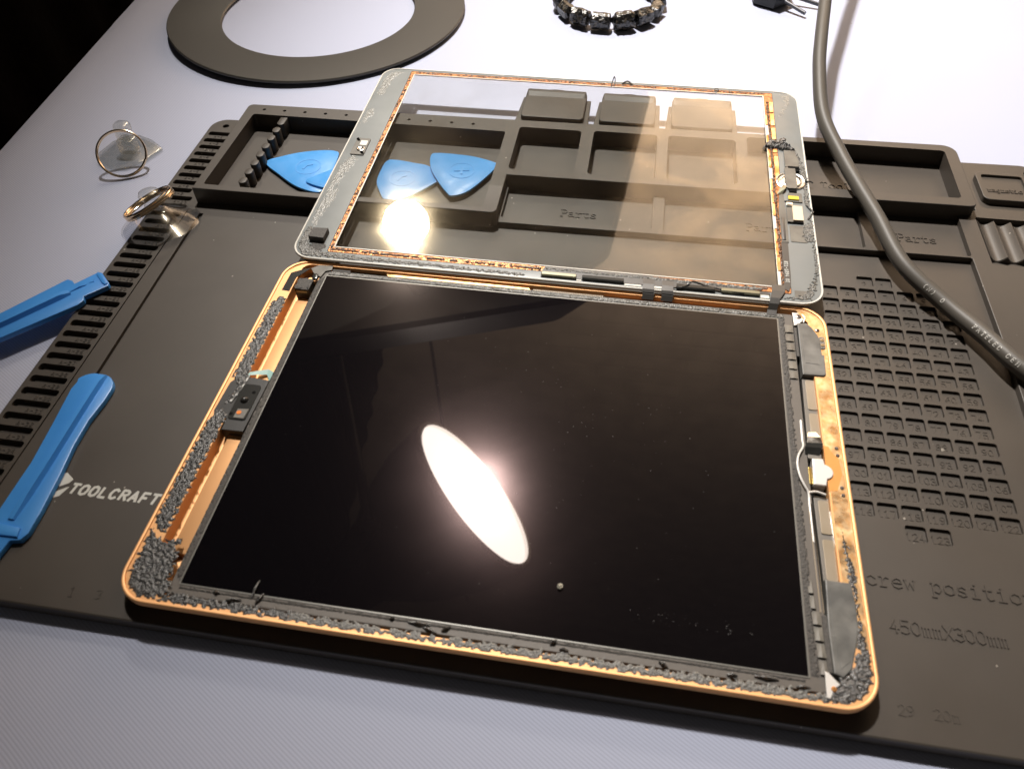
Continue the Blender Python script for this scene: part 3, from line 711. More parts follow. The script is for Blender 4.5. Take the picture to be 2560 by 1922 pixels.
# sensor block
sb_ = B(); prism(sb_, [(8.6, 70.4), (17.3, 70.5), (18.0, 96.6), (11.8, 97.2), (8.4, 97)], 1.4, 6.6, .2); blk = obj('sensor_block', sb_, M_BLKPL, tb)
bm = B(); prism(bm, [(2.0, 79), (2.6, 93.5), (4.1, 96.2), (8.5, 96.6), (8.5, 76), (3, 76.4)], 6.3, 6.4); obj('pocket_floor', bm, M_BLKPL, blk)
bm = B(); prism(bm, rr(8.9, 75.6, 16.2, 93.4, 1.2, 5), 6.55, 6.95, .12); pl_ = obj('bracket', bm, M_CHIP, blk)
bm = B(); prism(bm, [(11.2, 76.2), (15.4, 76.2), (15.8, 81), (11.4, 80.6)], 6.9, 7.2, .1); obj('sensor_window', bm, M_FLEXG, pl_)
bm = B(); bmesh.ops.create_uvsphere(bm, u_segments=20, v_segments=12, radius=1.7); [setattr(v, 'co', v.co+Vector((12.2, 85.2, 6.6))) for v in bm.verts]; obj('round_stud', bm, M_CHIP, pl_, True)
bm = B(); prism(bm, circ(12.6, 78.8, .95, 12), 7.15, 7.35); obj('orange_sensor', bm, M_ORGCHIP, pl_)
for x, y in ((14.4, 89.4), (9.6, 78)):
    bm = B(); prism(bm, circ(x, y, .75, 12), 6.94, 7.0); obj('hole', bm, M_DARK, pl_)
bm = B(); ribbon(bm, [(7.0, 84), (8.6, 90), (9.2, 97.4)], .7, 6.5, 6.9); obj('cut_wire', bm, M_SILVER, blk)
# camera cube, dark pocket and torn tape in the far left corner
bm = B(); prism(bm, [(3.8, 148.9), (7.4, 148.6), (7.5, 158), (12.2, 165), (9, 163.8), (4.0, 160.6)], 6.32, 6.42); obj('camera_pocket', bm, M_CHIP, tb)
bm = B(); prism(bm, rr(9.6, 149.4, 16.4, 156.6, .5, 4), 1.6, 7.6, .25); cc = obj('camera_cube', bm, M_BLKPL, tb)
bm = B(); rough_patch(bm, rr(9.9, 149.8, 16.1, 156.3, .5), 7.6, .25, .5, 12); obj('torn_foam', bm, M_FOAM, cc)
bm = B(); box(bm, 10.2, 149.1, 5.6, 15.4, 149.4, 6.8); obj('contact_strip', bm, M_CHIPG, cc)
bm = B(); prism(bm, [(12.2, 164.6), (15.4, 167.4), (21.6, 167.6), (22.2, 164.9), (19.4, 163.6), (18.4, 159.5), (14.6, 161.4)], 6.3, 6.6, .1); obj('torn_tape', bm, M_FLEXG, tb)
bm = B(); prism(bm, rr(14.6, 157.6, 17.3, 161.2, 1.2, 4), 5.8, 6.9, .3); obj('small_jack', bm, M_CHIP, tb, True)
# far channel between screen and rim
bm = B(); prism(bm, rr(22, 165.2, 30.5, 166.4, .5, 3), 4.6, 5.7, .1); obj('grille_strip', bm, M_FOAM, tb)
bm = B(); prism(bm, [(30.6, 164.9), (48, 165), (44, 167.3), (30.6, 167.3)], 1.5, 4.2); obj('dark_channel', bm, M_DARK, tb)
bm = B(); prism(bm, [(48, 165), (114, 165), (113, 166.6), (47, 166.8)], 1.5, 5.6, .3); obj('gold_bar', bm, M_GOLDSCR, tb)
bm = B()
for k in range(40): box(bm, 115+.78*k, 165.1, 3, 115.5+.78*k, 166.1, 5.3)
obj('ribbed_connector', bm, M_TAN, tb)
bm = B(); prism(bm, [(147, 165), (205, 165), (206, 167.2), (147, 167.2)], 1.5, 3.6); obj('orange_channel', bm, M_ORANGE, tb)
for x in (163, 171.2):
    bm = B(); loft(bm, [[(x, 171.5, 8.6), (x+5, 171.5, 8.6)], [(x, 169, 8.75), (x+5, 169, 8.75)], [(x-.2, 167.2, 8.0), (x+4.8, 167.2, 8.0)], [(x-.4, 165.2, 6.4), (x+4.6, 165.2, 6.4)]], closed=False)
    t_ = obj('black_strap', bm, M_FLEX, tb); t_.modifiers.new('t', 'SOLIDIFY').thickness = .0002
# near-side flat strip and adhesive
bm = B(); prism(bm, [(21, 5.0), (221, 4.6), (221, 6.7), (21, 6.7)], 5.9, 6.05, .05); obj('near_strip', bm, M_LCDFRAME, frame)
adh = [
 ('left', [(1.7, 28.4), (3.2, 27.4), (4.6, 26), (7.8, 25.8), (7.9, 70), (8.6, 76), (6.0, 80), (4.0, 80), (1.7, 74)], 21, .9, M_ADH),
 ('left_upper', [(4.4, 81), (6.8, 84), (7.6, 90), (8.0, 96), (8.0, 144.6), (4.4, 144.4), (2.4, 140), (2.3, 97), (4.0, 95), (6.2, 92)], 22, .9, M_ADH),
 ('corner', [(1.8, 26.2), (4.2, 25.6), (5, 23.6), (8.2, 22.6), (13.8, 24), (14.0, 20.5), (15.2, 18.6), (16.4, 12), (17.2, 8), (20, 4.4), (14, 1.9), (7.2, 2.6), (4.3, 5.4), (2.6, 10)], 23, 1.1, M_ADH),
 ('near', [(14, 1.7), (60, 1.9), (60, 4.4), (20, 4.8)], 24, .55, M_ADH),
 ('near_mid', [(60, 1.7), (112, 1.7), (112, 3.6), (80, 4.4), (60, 4.4)], 25, .5, M_ADHG),
 ('near_right', [(112, 1.7), (221, 1.7), (232, 2.0), (228, 5), (221, 4.4), (112, 4.2)], 26, .65, M_ADHG),
 ('corner_right', [(222, 2.0), (231, 1.9), (233.6, 4), (238, 8.6), (238.3, 16), (237.4, 25), (235, 25), (235.4, 19), (232.4, 12), (229, 9), (224, 5.5)], 27, .8, M_ADH),
 ('right', [(236.2, 25), (237.4, 25), (236.9, 33), (237.6, 41), (237, 49), (235.4, 58), (234.9, 62), (234.7, 55), (235.2, 49), (235.4, 43), (236.2, 36)], 28, .5, M_ADH)]
for nm, poly, sd, am, m_ in adh:
    bm = B(); rough_patch(bm, poly, 6.36 if nm not in ('near', 'near_mid', 'near_right', 'corner') else 6.34, am*.38, .34, sd, .0, 1.0)
    obj('adhesive', bm, m_, tb, True)
bm = B(); prism(bm, [(224, 2.5), (229, 3), (231, 8), (225, 9)], 2, 6.3); obj('corner_fill', bm, M_ADH, tb)
# torn adhesive crumbs standing on the near strip
rc = random.Random(5)
for x, y, l, a in ((46, 7.5, 6, 1.5), (48, 5.5, 4, 1.2), (92, 7.2, 1.4, .3), (98, 7.0, 7, 0), (103, 6.2, 5, -.3), (109, 5.8, 3, .6), (143, 6.6, 2.4, .8), (146, 5.6, 2.6, 0), (176, 6.4, 3, -.5), (196, 5.6, 3, 0), (204, 6.4, 7, 0), (38, 5.2, 5, .2), (33, 7.2, 2, .1), (216, 5.2, 4, 0)):
    bm = B(); tube(bm, [(x, y, 6.2), (x+l*cos(a)*.5, y+l*sin(a)*.5, 6.9), (x+l*cos(a), y+l*sin(a), 6.4)], [.35, .6, .25], 6); obj('adhesive_shred', bm, M_ADH, tb, True)
# right-hand column: speakers, shields, connector
bm = B(); prism(bm, [(226.6, 12), (232.2, 12), (232.2, 163), (226.6, 163)], 1.3, 3.4); obj('side_well', bm, M_DARK, tb)
bm = B(); prism(bm, [(227.7, 40), (232.6, 40), (233.6, 72.6), (231.4, 74), (227.3, 74.2)], 3.3, 5.0, .1); p1 = obj('logic_plate', bm, M_PLATE, tb)
bm = B(); prism(bm, [(227.4, 100), (234.4, 100), (234, 116), (232.7, 118), (232.5, 129), (227.9, 129)], 3.3, 5.0, .1); p2 = obj('logic_plate', bm, M_PLATE, tb)
for pr, poly in ((p2, (228.9, 113.4, 232.4, 128.6)), (p2, (228.9, 96, 233.4, 111.6)), (p1, (228.6, 58.9, 232.2, 72.4)), (p1, (228.6, 41.6, 232.3, 56.8))):
    bm = B(); prism(bm, rr(*poly, .7, 4), 4.9, 5.35, .1); obj('shield', bm, M_TAN, pr)
bm = B(); prism(bm, [(232.6, 42), (233.4, 42), (233.2, 58), (232.7, 68), (231.9, 68)], 5.0, 5.8, .1); obj('bright_rail', bm, M_SILVER, p1)
bm = B(); prism(bm, [(227.8, 129.9), (236, 130.2)]+arc(235.6, 131.6, 1.3, -80, 0, 4)+[(237.2, 141.6), (236.3, 141.8), (236.2, 150), (235.6, 152.8), (233.6, 157), (231.6, 159.4), (227.9, 158.9)], 3.5, 7.0, .35)
sp1 = obj('speaker', bm, M_SPK, tb)
bm = B(); prism(bm, [(229.6, 152.6), (230.8, 154), (232, 151), (232.1, 146), (234.2, 145), (234.6, 136), (229.3, 136.2), (229.0, 146.2), (230, 146.5)], 6.99, 7.14, .05); obj('foil_patch', bm, M_SPK, sp1)
bm = B(); prism(bm, rr(226.3, 139.8, 227.4, 156.4, .2, 2), 4, 6.7, .1); obj('foam_bar', bm, M_FOAM, sp1)
bm = B(); prism(bm, [(227.6, 41.2), (235.6, 41), (236.3, 34), (236.1, 26), (235, 21), (232.6, 12.6), (229.8, 9.6), (227.2, 10.6), (226.9, 25)], 3.5, 6.8, .4); sp2 = obj('speaker', bm, M_SPK, tb)
bm = B(); prism(bm, [(228.4, 37), (232.6, 37), (233.2, 28), (232.4, 15), (229.2, 12), (228.2, 24)], 6.78, 6.92, .05); obj('foil_patch', bm, M_SPK, sp2)
bm = B(); prism(bm, rr(225.5, 10.8, 227.0, 29, .3, 2), 4, 6.3, .1); obj('foam_bar', bm, M_FOAM, sp2)
bm = B(); ribbon(bm, [(225.3, 30), (225.0, 68)], .35, 4.5, 6.1); ribbon(bm, [(226.3, 30), (226.0, 70)], .4, 4.5, 5.9); obj('bright_rail', bm, M_TAN, frame)
def screw(x, y, z, r, par, m_=None):
    bm = B(); lathe(bm, [(0, .35), (r*.7, .33), (r, .1), (r, -.6), (0, -.6)], 20, (x, y, z)); s = obj('screw', bm, m_ or M_SCREW, par, True)
    bm = B()
    for a in (.4, .4+pi/2): ribbon(bm, [(x-r*.5*cos(a), y-r*.5*sin(a)), (x+r*.5*cos(a), y+r*.5*sin(a))], r*.18, z+.3, z+.38)
    obj('cross_slot', bm, M_DARK, s)
bm = B(); prism(bm, [(226.5, 165.8), (230.4, 165.8), (231.5, 163), (228.6, 158.9), (226.7, 158)], 5.6, 6.3, .1); br = obj('screw_bracket', bm, M_WHITE, tb); screw(228.7, 163.6, 6.4, 1.35, br)
bm = B(); tube(bm, [(230.4, 164.9, 6.4), (231.4, 162.6, 6.7), (230.6, 160, 6.4)], .3, 8); obj('spring_clip', bm, M_SILVER, tb, True)
bm = B(); prism(bm, [(224.6, 10.9), (225.6, 10.6), (228.6, 7.4), (226.8, 6.2), (225.4, 3.0), (224.4, 3.2)], 6.3, 6.7, .1); br2 = obj('screw_bracket', bm, M_WHITE, tb); screw(226.6, 5.9, 6.75, .8, br2, M_ORANGE)
for x, y, r in ((235.8, 156.2, .95), (237.0, 95.2, .72), (237.1, 92.0, .72), (237.0, 77.9, .72), (237.1, 74.8, .72)): screw(x, y, 6.45, r, case)
bm = B(); prism(bm, rr(235.9, 145.4, 238.2, 152.2, .9, 4), 6.38, 6.75, .1); hp = obj('hinge_plate', bm, M_PLATE, tb); screw(237.1, 150.2, 6.8, .8, hp, M_LEDGETRIM); screw(237.1, 147.3, 6.8, .8, hp, M_LEDGETRIM)
bm = B(); prism(bm, [(232.4, 95.8), (234.2, 95.6), (234.8, 93.5), (237.3, 90.6), (237.8, 84), (235.4, 76.4), (232.4, 75.9)], 6.3, 6.42); obj('orange_recess', bm, M_ORANGE, case)
bm = B(); prism(bm, [(227.7, 88.9), (231.6, 89.2), (231.9, 86.8)]+arc(231.4, 83.6, 3.2, 70, -75, 8)+[(231.6, 77.6), (227.3, 77.6)], 3.4, 7.1, .35); cn = obj('button_connector', bm, M_WHITE, tb)
bm = B(); prism(bm, rr(226.2, 78.2, 227.4, 85.4, .4, 3), 5, 6.2, .1); obj('gold_pins', bm, M_GOLDPIN, cn)
bm = B(); prism(bm, rr(226.6, 89.4, 231.4, 91.8, .3, 3), 4, 6.2, .1); obj('connector_tail', bm, M_PLATE, cn)
bm = B(); loft(bm, [[(225.6, 91.5, 6.0), (230.6, 91.3, 6.0)], [(225.4, 93.5, 7.4), (231.4, 93.6, 7.4)], [(226.2, 95.2, 7.6), (231.9, 95.6, 7.6)]], closed=False)
t_ = obj('black_flap', bm, M_CHIP, tb); t_.modifiers.new('t', 'SOLIDIFY').thickness = .0004
bm = B(); loft(bm, [[(226.2, 95.3, 7.7), (231.8, 95.7, 7.6)], [(226.6, 98, 7.9), (231.2, 98.4, 7.9)], [(227.2, 100.8, 6.9), (230.2, 101.3, 6.9)]], closed=False)
t_ = obj('silver_flap', bm, M_SILVER, tb); t_.modifiers.new('t', 'SOLIDIFY').thickness = .0003
bm = B(); tube(bm, catmull([(225.4, 107, 5.8), (225.2, 98, 6.0), (225.0, 94, 6.6), (223.0, 89.6, 7.0), (222.2, 85, 7.2), (222.8, 80, 7.2), (224.2, 76.4, 6.9), (225.3, 74, 6.4), (225.4, 69, 5.9), (225.5, 55, 5.6)], 6), .42, 8)
tube(bm, catmull([(225.3, 74.2, 6.4), (228, 74.9, 6.4), (231.2, 74.2, 6.2)], 6), .45, 8); obj('white_cable', bm, M_WHITE, tb, True)
bm = B(); loft(bm, [[(8.3, 98.1, 6.5), (8.3, 99.9, 6.5)], [(11.2, 99.6, 5.6), (10.8, 101.7, 5.6)], [(14.6, 101.2, 4.4), (14.3, 104.2, 4.4)], [(16.2, 99, 4.4), (17.4, 102.6, 4.4)], [(17.0, 96.9, 5.4), (18.3, 97.2, 5.4)]], closed=False)
obj('teal_tape', bm, M_TEAL, tb)

cr = thing('crumb', 'tiny pale crumb lying on the black screen near its front edge', 'crumb', (143.6, 25.9, 6.2))
bm = B(); bmesh.ops.create_icosphere(bm, subdivisions=3, radius=1.0)
for v in bm.verts: v.co = Vector((v.co.x*.85, v.co.y, v.co.z*.7+.6))*(1+.35*noise.noise(v.co*2.5))
obj('grain', bm, M_CRUMB, cr, True)
bm = B(); rd = random.Random(3)
def fleck(x, y, s):
    a = rd.uniform(0, pi); 
    prism(bm, [(x+s*cos(a+k*2*pi/5)*(1+rd.uniform(-.4, .4)), y+s*.7*sin(a+k*2*pi/5)) for k in range(5)], 6.17, 6.17+s*.5)
for k in range(90): fleck(rd.uniform(30, 215), rd.uniform(14, 150), rd.choice((.05, .06, .08, .12)))
for k in range(60): fleck(rd.gauss(150, 22), rd.gauss(88, 20), rd.choice((.06, .09, .14)))
for k in range(45): fleck(rd.uniform(166, 206), 20+rd.gauss(0, 1.3), rd.choice((.04, .06, .08, .13)))
ds = obj('dust', bm, M_DUST); ds['kind'] = 'stuff'; ds['label'] = 'white dust specks scattered over the black screen'; ds['category'] = 'dust'

# ================================================================== THE LIFTED TOUCH GLASS
KT = math.atan(4.2/170)
gp = thing('touch_glass_panel', 'grey framed clear touch glass propped on the mat trays, copper strip inside its frame', 'glass panel', (0, 169, 7.9), (KT, 0, 0))
VW, VH = 240.0, 171.5
def po_(i, r, n=8): return rr(i, i, VW-i, VH-i, max(r, .3), n)
opening = rr(19.6, 9.6, 221.0, 165.4, .4, 8)
copo = rr(17.1, 6.2, 226.2, 169.2, .8, 8)
bm = B(); prism(bm, rr(17.4, 6.6, 226, 169, .6, 4), -.55, .15); obj('pane', bm, M_GLASS, gp)
bm = B(); loft(bm, [z3(po_(.9, 9.2), -.2), z3(po_(.9, 9.2), .62), z3(po_(1.2, 9), .66), z3(rr(16.9, 5.6, 226.4, 169.3, 1, 8), .62), z3(rr(17.0, 5.7, 226.3, 169.2, 1, 8), -.2), z3(po_(.9, 9.2), -.2)])
fr_ = obj('bezel', bm, M_GLUE, gp, True)
bm = B(); loft(bm, [z3(po_(0.25, 9.6, 8), -.5), z3(po_(0, 9.8, 8), 0), z3(po_(.05, 9.8, 8), .65), z3(po_(.3, 9.5, 8), .9), z3(po_(.75, 9.3, 8), .9), z3(po_(.95, 9.2, 8), .6), z3(po_(.95, 9.2, 8), -.5), z3(po_(0.25, 9.6, 8), -.5)])
obj('edge_trim', bm, M_EDGE, gp, True)
bm = B(); ringsolid(bm, copo, opening, .16, .5); cop = obj('copper_strip', bm, M_COPADH, gp)
bm = B(); ringsolid(bm, rr(19.2, 9.2, 221.4, 165.8, .5, 8), rr(19.7, 9.7, 220.9, 165.3, .4, 8), .45, .78); obj('inner_edge', bm, M_EDGE, cop)
for k in range(16):                                   # crinkled bright foil along the right side
    y0 = 10.4+9.7*k; y1 = y0+9.2
    if k in (14, 15): continue
    bm = B(); x0 = 221.1; x1 = 222.3+.3*sin(k*1.7)
    prism(bm, [(x0, y0), (x1, y0+.3), (x1+.2*sin(k), y1), (x0, y1)], .5, .82, .08); obj('foil_patch', bm, M_COPFOIL if k % 4 else M_EDGE, cop)
for y0, y1 in ((87, 108), (111, 117), (123, 134), (136, 148), (149, 160)):
    bm = B(); prism(bm, [(224.0, y0), (226.0, y0+.5), (226.2, y1), (224.0, y1-.4)], .5, .86, .1); obj('foil_patch', bm, M_COPFOIL, cop)
for poly, sd, am, m_, hl in (
    ([(17.4, 8), (18.7, 8), (18.7, 165), (17.4, 165)], 31, .5, M_COPRES, .5), ([(17.6, 6.9), (117, 6.6), (117, 8.3), (18, 8.6)], 32, .5, M_COPRES, .35), ([(20, 167.4), (222, 167.4), (222, 168.5), (20, 168.5)], 33, .4, M_COPRES, .3),
    ([(222.4, 9), (223.9, 9), (223.7, 160), (222.5, 160)], 34, .5, M_COPRES, .1), ([(195, 7.2), (217, 7.4), (217, 8.8), (195, 8.4)], 35, .4, M_COPRES, .2)):
    bm = B(); rough_patch(bm, poly, .52, am, .45, sd, hl, .5, 1.5); obj('glue_residue', bm, m_, cop)
for poly, sd, am, m_, hl in (
    ([(2.0, 8), (6, 2), (14, 1.6), (60, 2), (110, 1.5), (110, 3.4), (60, 4.2), (24, 4.6), (14, 4.8), (9, 7.6), (6, 12), (5, 22), (2.4, 22)], 41, .45, M_ADHG, .0),
    ([(2.2, 22), (6, 22), (5.8, 30), (8.6, 44), (6.6, 60), (10.8, 78), (7, 82), (3.0, 74), (2.4, 50)], 42, .28, M_ADHG, .5),
    ([(2.0, 110), (5, 112), (7, 124), (4, 128), (2.2, 124)], 43, .25, M_ADHG, .4), ([(3, 140), (7.4, 142), (8, 160), (13, 168), (5, 167), (2.6, 158)], 44, .3, M_ADHG, .45),
    ([(60, 169.9), (220, 169.8), (220, 170.6), (60, 170.6)], 45, .25, M_ADHG, .5),
    ([(228, 146), (230, 145), (235, 158), (236, 168), (230, 169), (233, 160)], 46, .3, M_ADHG, .6),
    ([(233.8, 113.8), (235.4, 114), (237.6, 106), (239, 98), (239.4, 90), (238.6, 84), (238.8, 78), (238.6, 68), (236.6, 67.2), (236.6, 74), (236.8, 82), (237.2, 90), (235.6, 92), (235.8, 100), (234.0, 106)], 47, .6, M_ADHG, .0),
    ([(234.0, 41.4), (233.6, 47), (235.6, 54), (239.2, 58), (239.2, 41)], 48, .6, M_ADHG, .0),
    ([(238.0, 41), (239.2, 41), (239.2, 22), (236.6, 9), (234.0, 2.6), (221.8, 2.2), (221.6, 3.4), (228, 4.4), (231, 5.6), (233.8, 11), (236.8, 17), (237.6, 26)], 49, .6, M_ADHG, .0)):
    bm = B(); rough_patch(bm, poly, .62, am*(.4 if am < .32 else .8), .36, sd, hl*.55, .9, 1.4); obj('adhesive_residue', bm, M_RES if am < .32 else m_, fr_)
# dark smear, foam cube, camera bracket on the left side
bm = B(); rough_patch(bm, [(7, 5), (14.5, 5.4), (15.4, 11), (13, 12.4), (8.2, 11.6)], .6, .2, .5, 51); obj('dark_smear', bm, M_FOAM, fr_)
bm = B(); prism(bm, [(6.2, 12.2), (13.6, 11.8), (13.8, 19.0), (6.6, 18.6)], .6, 3.4, .15); obj('foam_cube', bm, M_FOAM, fr_)
bm = B(); prism(bm, rr(4.9, 81.7, 12.4, 96.8, .9, 4), .6, 1.2, .12); cbk = obj('camera_bracket', bm, M_FLEXG, fr_)
bm = B(); prism(bm, rr(7.8, 90.2, 11.6, 94.4, .4, 3), 1.15, 1.35, .05); obj('window', bm, M_EDGE, cbk)
bm = B(); lathe(bm, [(2.1, 0), (2.1, .35), (1.7, .5), (1.4, .3), (0, .28)], 24, (9.5, 86.8, 1.15)); obj('lens_ring', bm, M_SILVER, cbk, True)
for x, y in ((5.9, 95.0), (11.2, 83.4)):
    bm = B(); tube(bm, [(x-.7, y+.5, 1.2), (x, y, 1.9), (x+.7, y-.6, 1.4)], .55, 8); obj('black_screw', bm, M_DARK, cbk, True)
# near bezel: black flex, chips
bm = B(); prism(bm, [(117.4, 5.6), (118.6, 8.6), (160, 8.6), (197, 7.4), (217, 4.8), (217, 3.4), (196, 3.0), (117.4, 2.0)], .6, 1.1, .1); fx = obj('near_flex', bm, M_FLEX, gp)
bm = B(); rough_patch(bm, [(119, 6.6), (214, 6.0), (214, 7.6), (119, 8.2)], 1.1, .35, .5, 55, .1, .4); obj('glue_residue', bm, M_ADHG, fx)
for x0, x1, m_ in ((117.6, 133.2, M_CHIPG), (135.8, 154.2, M_CHIP), (177, 193.6, M_CHIP), (196.2, 212.6, M_CHIPG)):
    bm = B(); prism(bm, rr(x0, 2.3, x1, 4.3, .4, 3), .9, 2.2, .25); obj('chip', bm, m_, fx)
for x0, x1 in ((133.4, 135.6), (154.6, 162), (167.6, 171), (213, 216.6)):
    bm = B(); prism(bm, [(x0, 1.4), (x1, 1.4), (x1, 4.2), (x0, 4.2)], .68, .95, .08); obj('bare_pad', bm, M_EDGE, fx)
for x0 in (162.5, 170.8):
    bm = B(); loft(bm, [[(x0, 6.6, 1.25), (x0+5, 6.6, 1.25)], [(x0, 3, 1.5), (x0+5, 3, 1.5)], [(x0, 0, 1.3), (x0+5, 0, 1.3)], [(x0, -1.4, .6), (x0+5, -1.4, .6)]], closed=False)
    t_ = obj('black_strap', bm, M_FLEX, fx); t_.modifiers.new('t', 'SOLIDIFY').thickness = .0002
bm = B(); tube(bm, catmull([(176, 1.8, 1.6), (181, 3, 2.2), (184, 5.6, 2.8), (190, 4.6, 1.9), (198, 3.0, 1.8), (206, 2.2, 1.3)], 5), .4, 6); obj('glue_string', bm, M_ADH, fx, True)
bm = B(); loft(bm, [[(218.0, 10, 1.4), (223.6, 10.2, 1.4)], [(217.8, 6, 1.7), (223.4, 6, 1.7)], [(217.0, 1.5, 1.6), (221.2, 1.5, 1.6)], [(216.5, -1.2, .8), (220.5, -1.2, .8)], [(216.0, -3.4, -1.0), (220.0, -3.4, -1.0)], [(215.8, -6, -1.4), (219.6, -6, -1.4)]], closed=False)
t_ = obj('wide_strap', bm, M_FLEX, gp); t_.modifiers.new('t', 'SOLIDIFY').thickness = .00025
bm = B(); prism(bm, [(223.2, 9), (225.2, 7), (226.2, 10), (226.6, 16), (226.8, 40), (223.8, 40), (223.6, 14)], .6, .98, .08); fl = obj('side_flex', bm, M_FLEX, gp)
bm = B()
for s in strokes('821-1894 02', 0, 0, 1.5, 1.28): ribbon(bm, [(224.3+y, 26.4-x) for x, y in s], .26, .97, 1.02)
obj('printed_code', bm, M_WHITEINK, fl)
# right side: home button and its flex
bm = B(); prism(bm, [(224.2, 39.6), (227.2, 39.8), (227.4, 58), (226.9, 76), (224.8, 75), (223.9, 62)], .6, 1.15, .1); f2 = obj('button_flex', bm, M_FLEXG, gp)
bm = B(); prism(bm, [(224.5, 41), (226.0, 41), (226.2, 57), (224.8, 57.6)], 1.1, 1.5, .15); obj('raised_rib', bm, M_FLEX, f2, True)
bm = B(); lathe(bm, [(7.3, 0), (7.3, .35), (6.7, .6), (6.1, .4), (5.9, .2), (5.5, .2), (5.3, .7), (4.6, .9), (4.3, .5), (0, .5)], 40, (231.2, 87, .6)); hb = obj('home_button', bm, M_SILVER, gp, True)
bm = B(); prism(bm, rr(228.4, 80, 233.8, 97.6, 1.4, 5), 1.2, 1.9, .2); obj('tape_cover', bm, M_FLEXG, hb)
bm = B(); box(bm, 230.2, 96.6, .9, 235.6, 98.4, 1.95, .1); box(bm, 234.0, 94.6, .9, 235.8, 96.8, 1.7, .1); obj('dark_gap', bm, M_DARK, hb)
bm = B(); box(bm, 229.8, 77.6, .9, 233.4, 80, 1.5, .2); obj('dark_gap', bm, M_DARK, hb)
bm = B(); prism(bm, [(229, 98.6), (235.6, 98.8), (236.2, 103.6), (234.4, 113.4), (229.2, 113.2)], .7, 1.3, .15); obj('grey_tape', bm, M_FLEXG, gp)
bm = B(); loft(bm, [[(223.8, 75.2, 1.2), (226.2, 75.6, 1.2)], [(225.4, 79.6, 2.4), (227.8, 78.8, 2.4)], [(226.6, 82.3, 1.8), (228.8, 82, 1.8)]], closed=False)
t_ = obj('orange_flex', bm, M_CHIPG, gp); t_.modifiers.new('t', 'SOLIDIFY').thickness = .0002
bm = B(); prism(bm, rr(229.0, 70.2, 235.6, 77.2, .8, 4), .66, 1.2, .1); cbd = obj('small_board', bm, M_FLEXG, gp)
bm = B(); box(bm, 228.9, 71.4, 1.15, 233.8, 74, 1.8, .1); obj('yellow_plate', bm, M_YEL, cbd)
bm = B(); box(bm, 227.0, 70.2, .7, 235.5, 70.8, 1.0); obj('dark_edge', bm, M_DARK, cbd)
bm = B(); prism(bm, rr(227.6, 66.8, 230.8, 69.2, .5, 3), .66, 1.5, .15); obj('small_coil', bm, M_SILVER, gp, True)
bm = B(); prism(bm, rr(227.6, 54.6, 234.8, 66, .4, 3), .66, 1.0, .08); bb = obj('component_base', bm, M_FLEXG, gp)
bm = B(); prism(bm, rr(230.1, 55.2, 234.8, 66, .3, 3), 1.0, 2.1, .12); obj('beige_block', bm, M_BEIGE, bb)
bm = B(); box(bm, 227.6, 54.0, .7, 234.9, 54.6, 1.4); obj('dark_edge', bm, M_DARK, bb)
bm = B(); prism(bm, rr(228.3, 40.6, 235.8, 52.6, .6, 3), .64, .86, .06); obj('grey_square', bm, M_FLEXG, gp)
bm = B(); prism(bm, rr(227.6, 2.9, 233.0, 8.2, .2, 2), .64, .8, .05); obj('grey_square', bm, M_FLEXG, gp)
bm = B(); ribbon(bm, [(221.5, 116), (223, 120), (226, 119.2), (229.6, 122.2)], 2.0, .9, 2.2); rough_patch(bm, [(221, 115), (226, 114), (232, 112.6), (235.6, 113.6), (231.6, 119.4), (229.4, 123), (224, 120.8), (221, 119.8)], .9, 1.3, .5, 61, 0, .6); obj('folded_tape', bm, M_ADH, gp)
bm = B(); tube(bm, [(221.6, 118.6, 1.2), (219.8, 115.4, 1.5), (219.0, 113.6, .6)], .4, 6); tube(bm, [(237.6, 88, 1), (240.6, 86.6, 1.8), (241.6, 86.2, 1.4)], .35, 6); tube(bm, [(237.4, 68, 1), (239.9, 63.2, 1.3), (237.2, 57.8, 1)], .4, 6); obj('glue_string', bm, M_ADH, gp, True)
bm = B(); tube(bm, catmull([(136.0, 165.6, .7), (136.4, 168, 2.4), (137.2, 170.6, 4.2), (137.9, 168.8, 2.6), (137.4, 166, .8)], 5), .3, 6); tube(bm, catmull([(142, 169.4, .8), (145, 170.6, 1.8), (148, 168.8, .8)], 5), .45, 6)
tube(bm, catmull([(195.2, 165.8, .7), (194.4, 168.4, 1.6), (196.4, 168.8, 1.4), (195.4, 166, .6)], 5), .3, 6); obj('glue_string', bm, M_ADHG, gp, True)
bm = B(); prism(bm, [(12.6, 50), (16.4, 50), (16.4, 77), (14, 78)], .63, .7); 
bmesh.ops.delete(bm, geom=bm.verts[:], context='VERTS'); bm.free()

# ================================================================== PLECTRUMS IN THE BIG TRAY
def pick(label, pts, z0, tilt, emb):
    p = catmull([(*q, 0) for q in pts+pts[:3]], 6); n = len(pts)*6; pl2 = [(v.x, v.y) for v in p[6:6+n]]
    cx = sum(a for a, _ in pl2)/n; cy = sum(b for _, b in pl2)/n
    t = thing('opening_pick', label, 'pick', (cx, cy, z0), (tilt[0], tilt[1], 0), 'blue plastic opening picks in the tray')
    bm = B(); prism(bm, [(x-cx, y-cy) for x, y in pl2], 0, 1.1, .35); obj('blade', bm, M_BLUEP, t, True)
    bm = B()
    ringsolid(bm, circ(0, 0, 7.0, 28), circ(0, 0, 6.5, 28), 1.0, 1.22)
    if emb == 'plus':
        ribbon(bm, [(-3.4, -.6), (3.4, .8)], 1.3, 1.0, 1.35); ribbon(bm, [(.5, -2.8), (-.5, 2.8)], 1.3, 1.0, 1.35)
    else: ribbon(bm, [(-2, -2), (-1, 1), (1.5, 2.4)], 1.0, 1.0, 1.3)
    obj('emblem', bm, M_BLUEP, t)
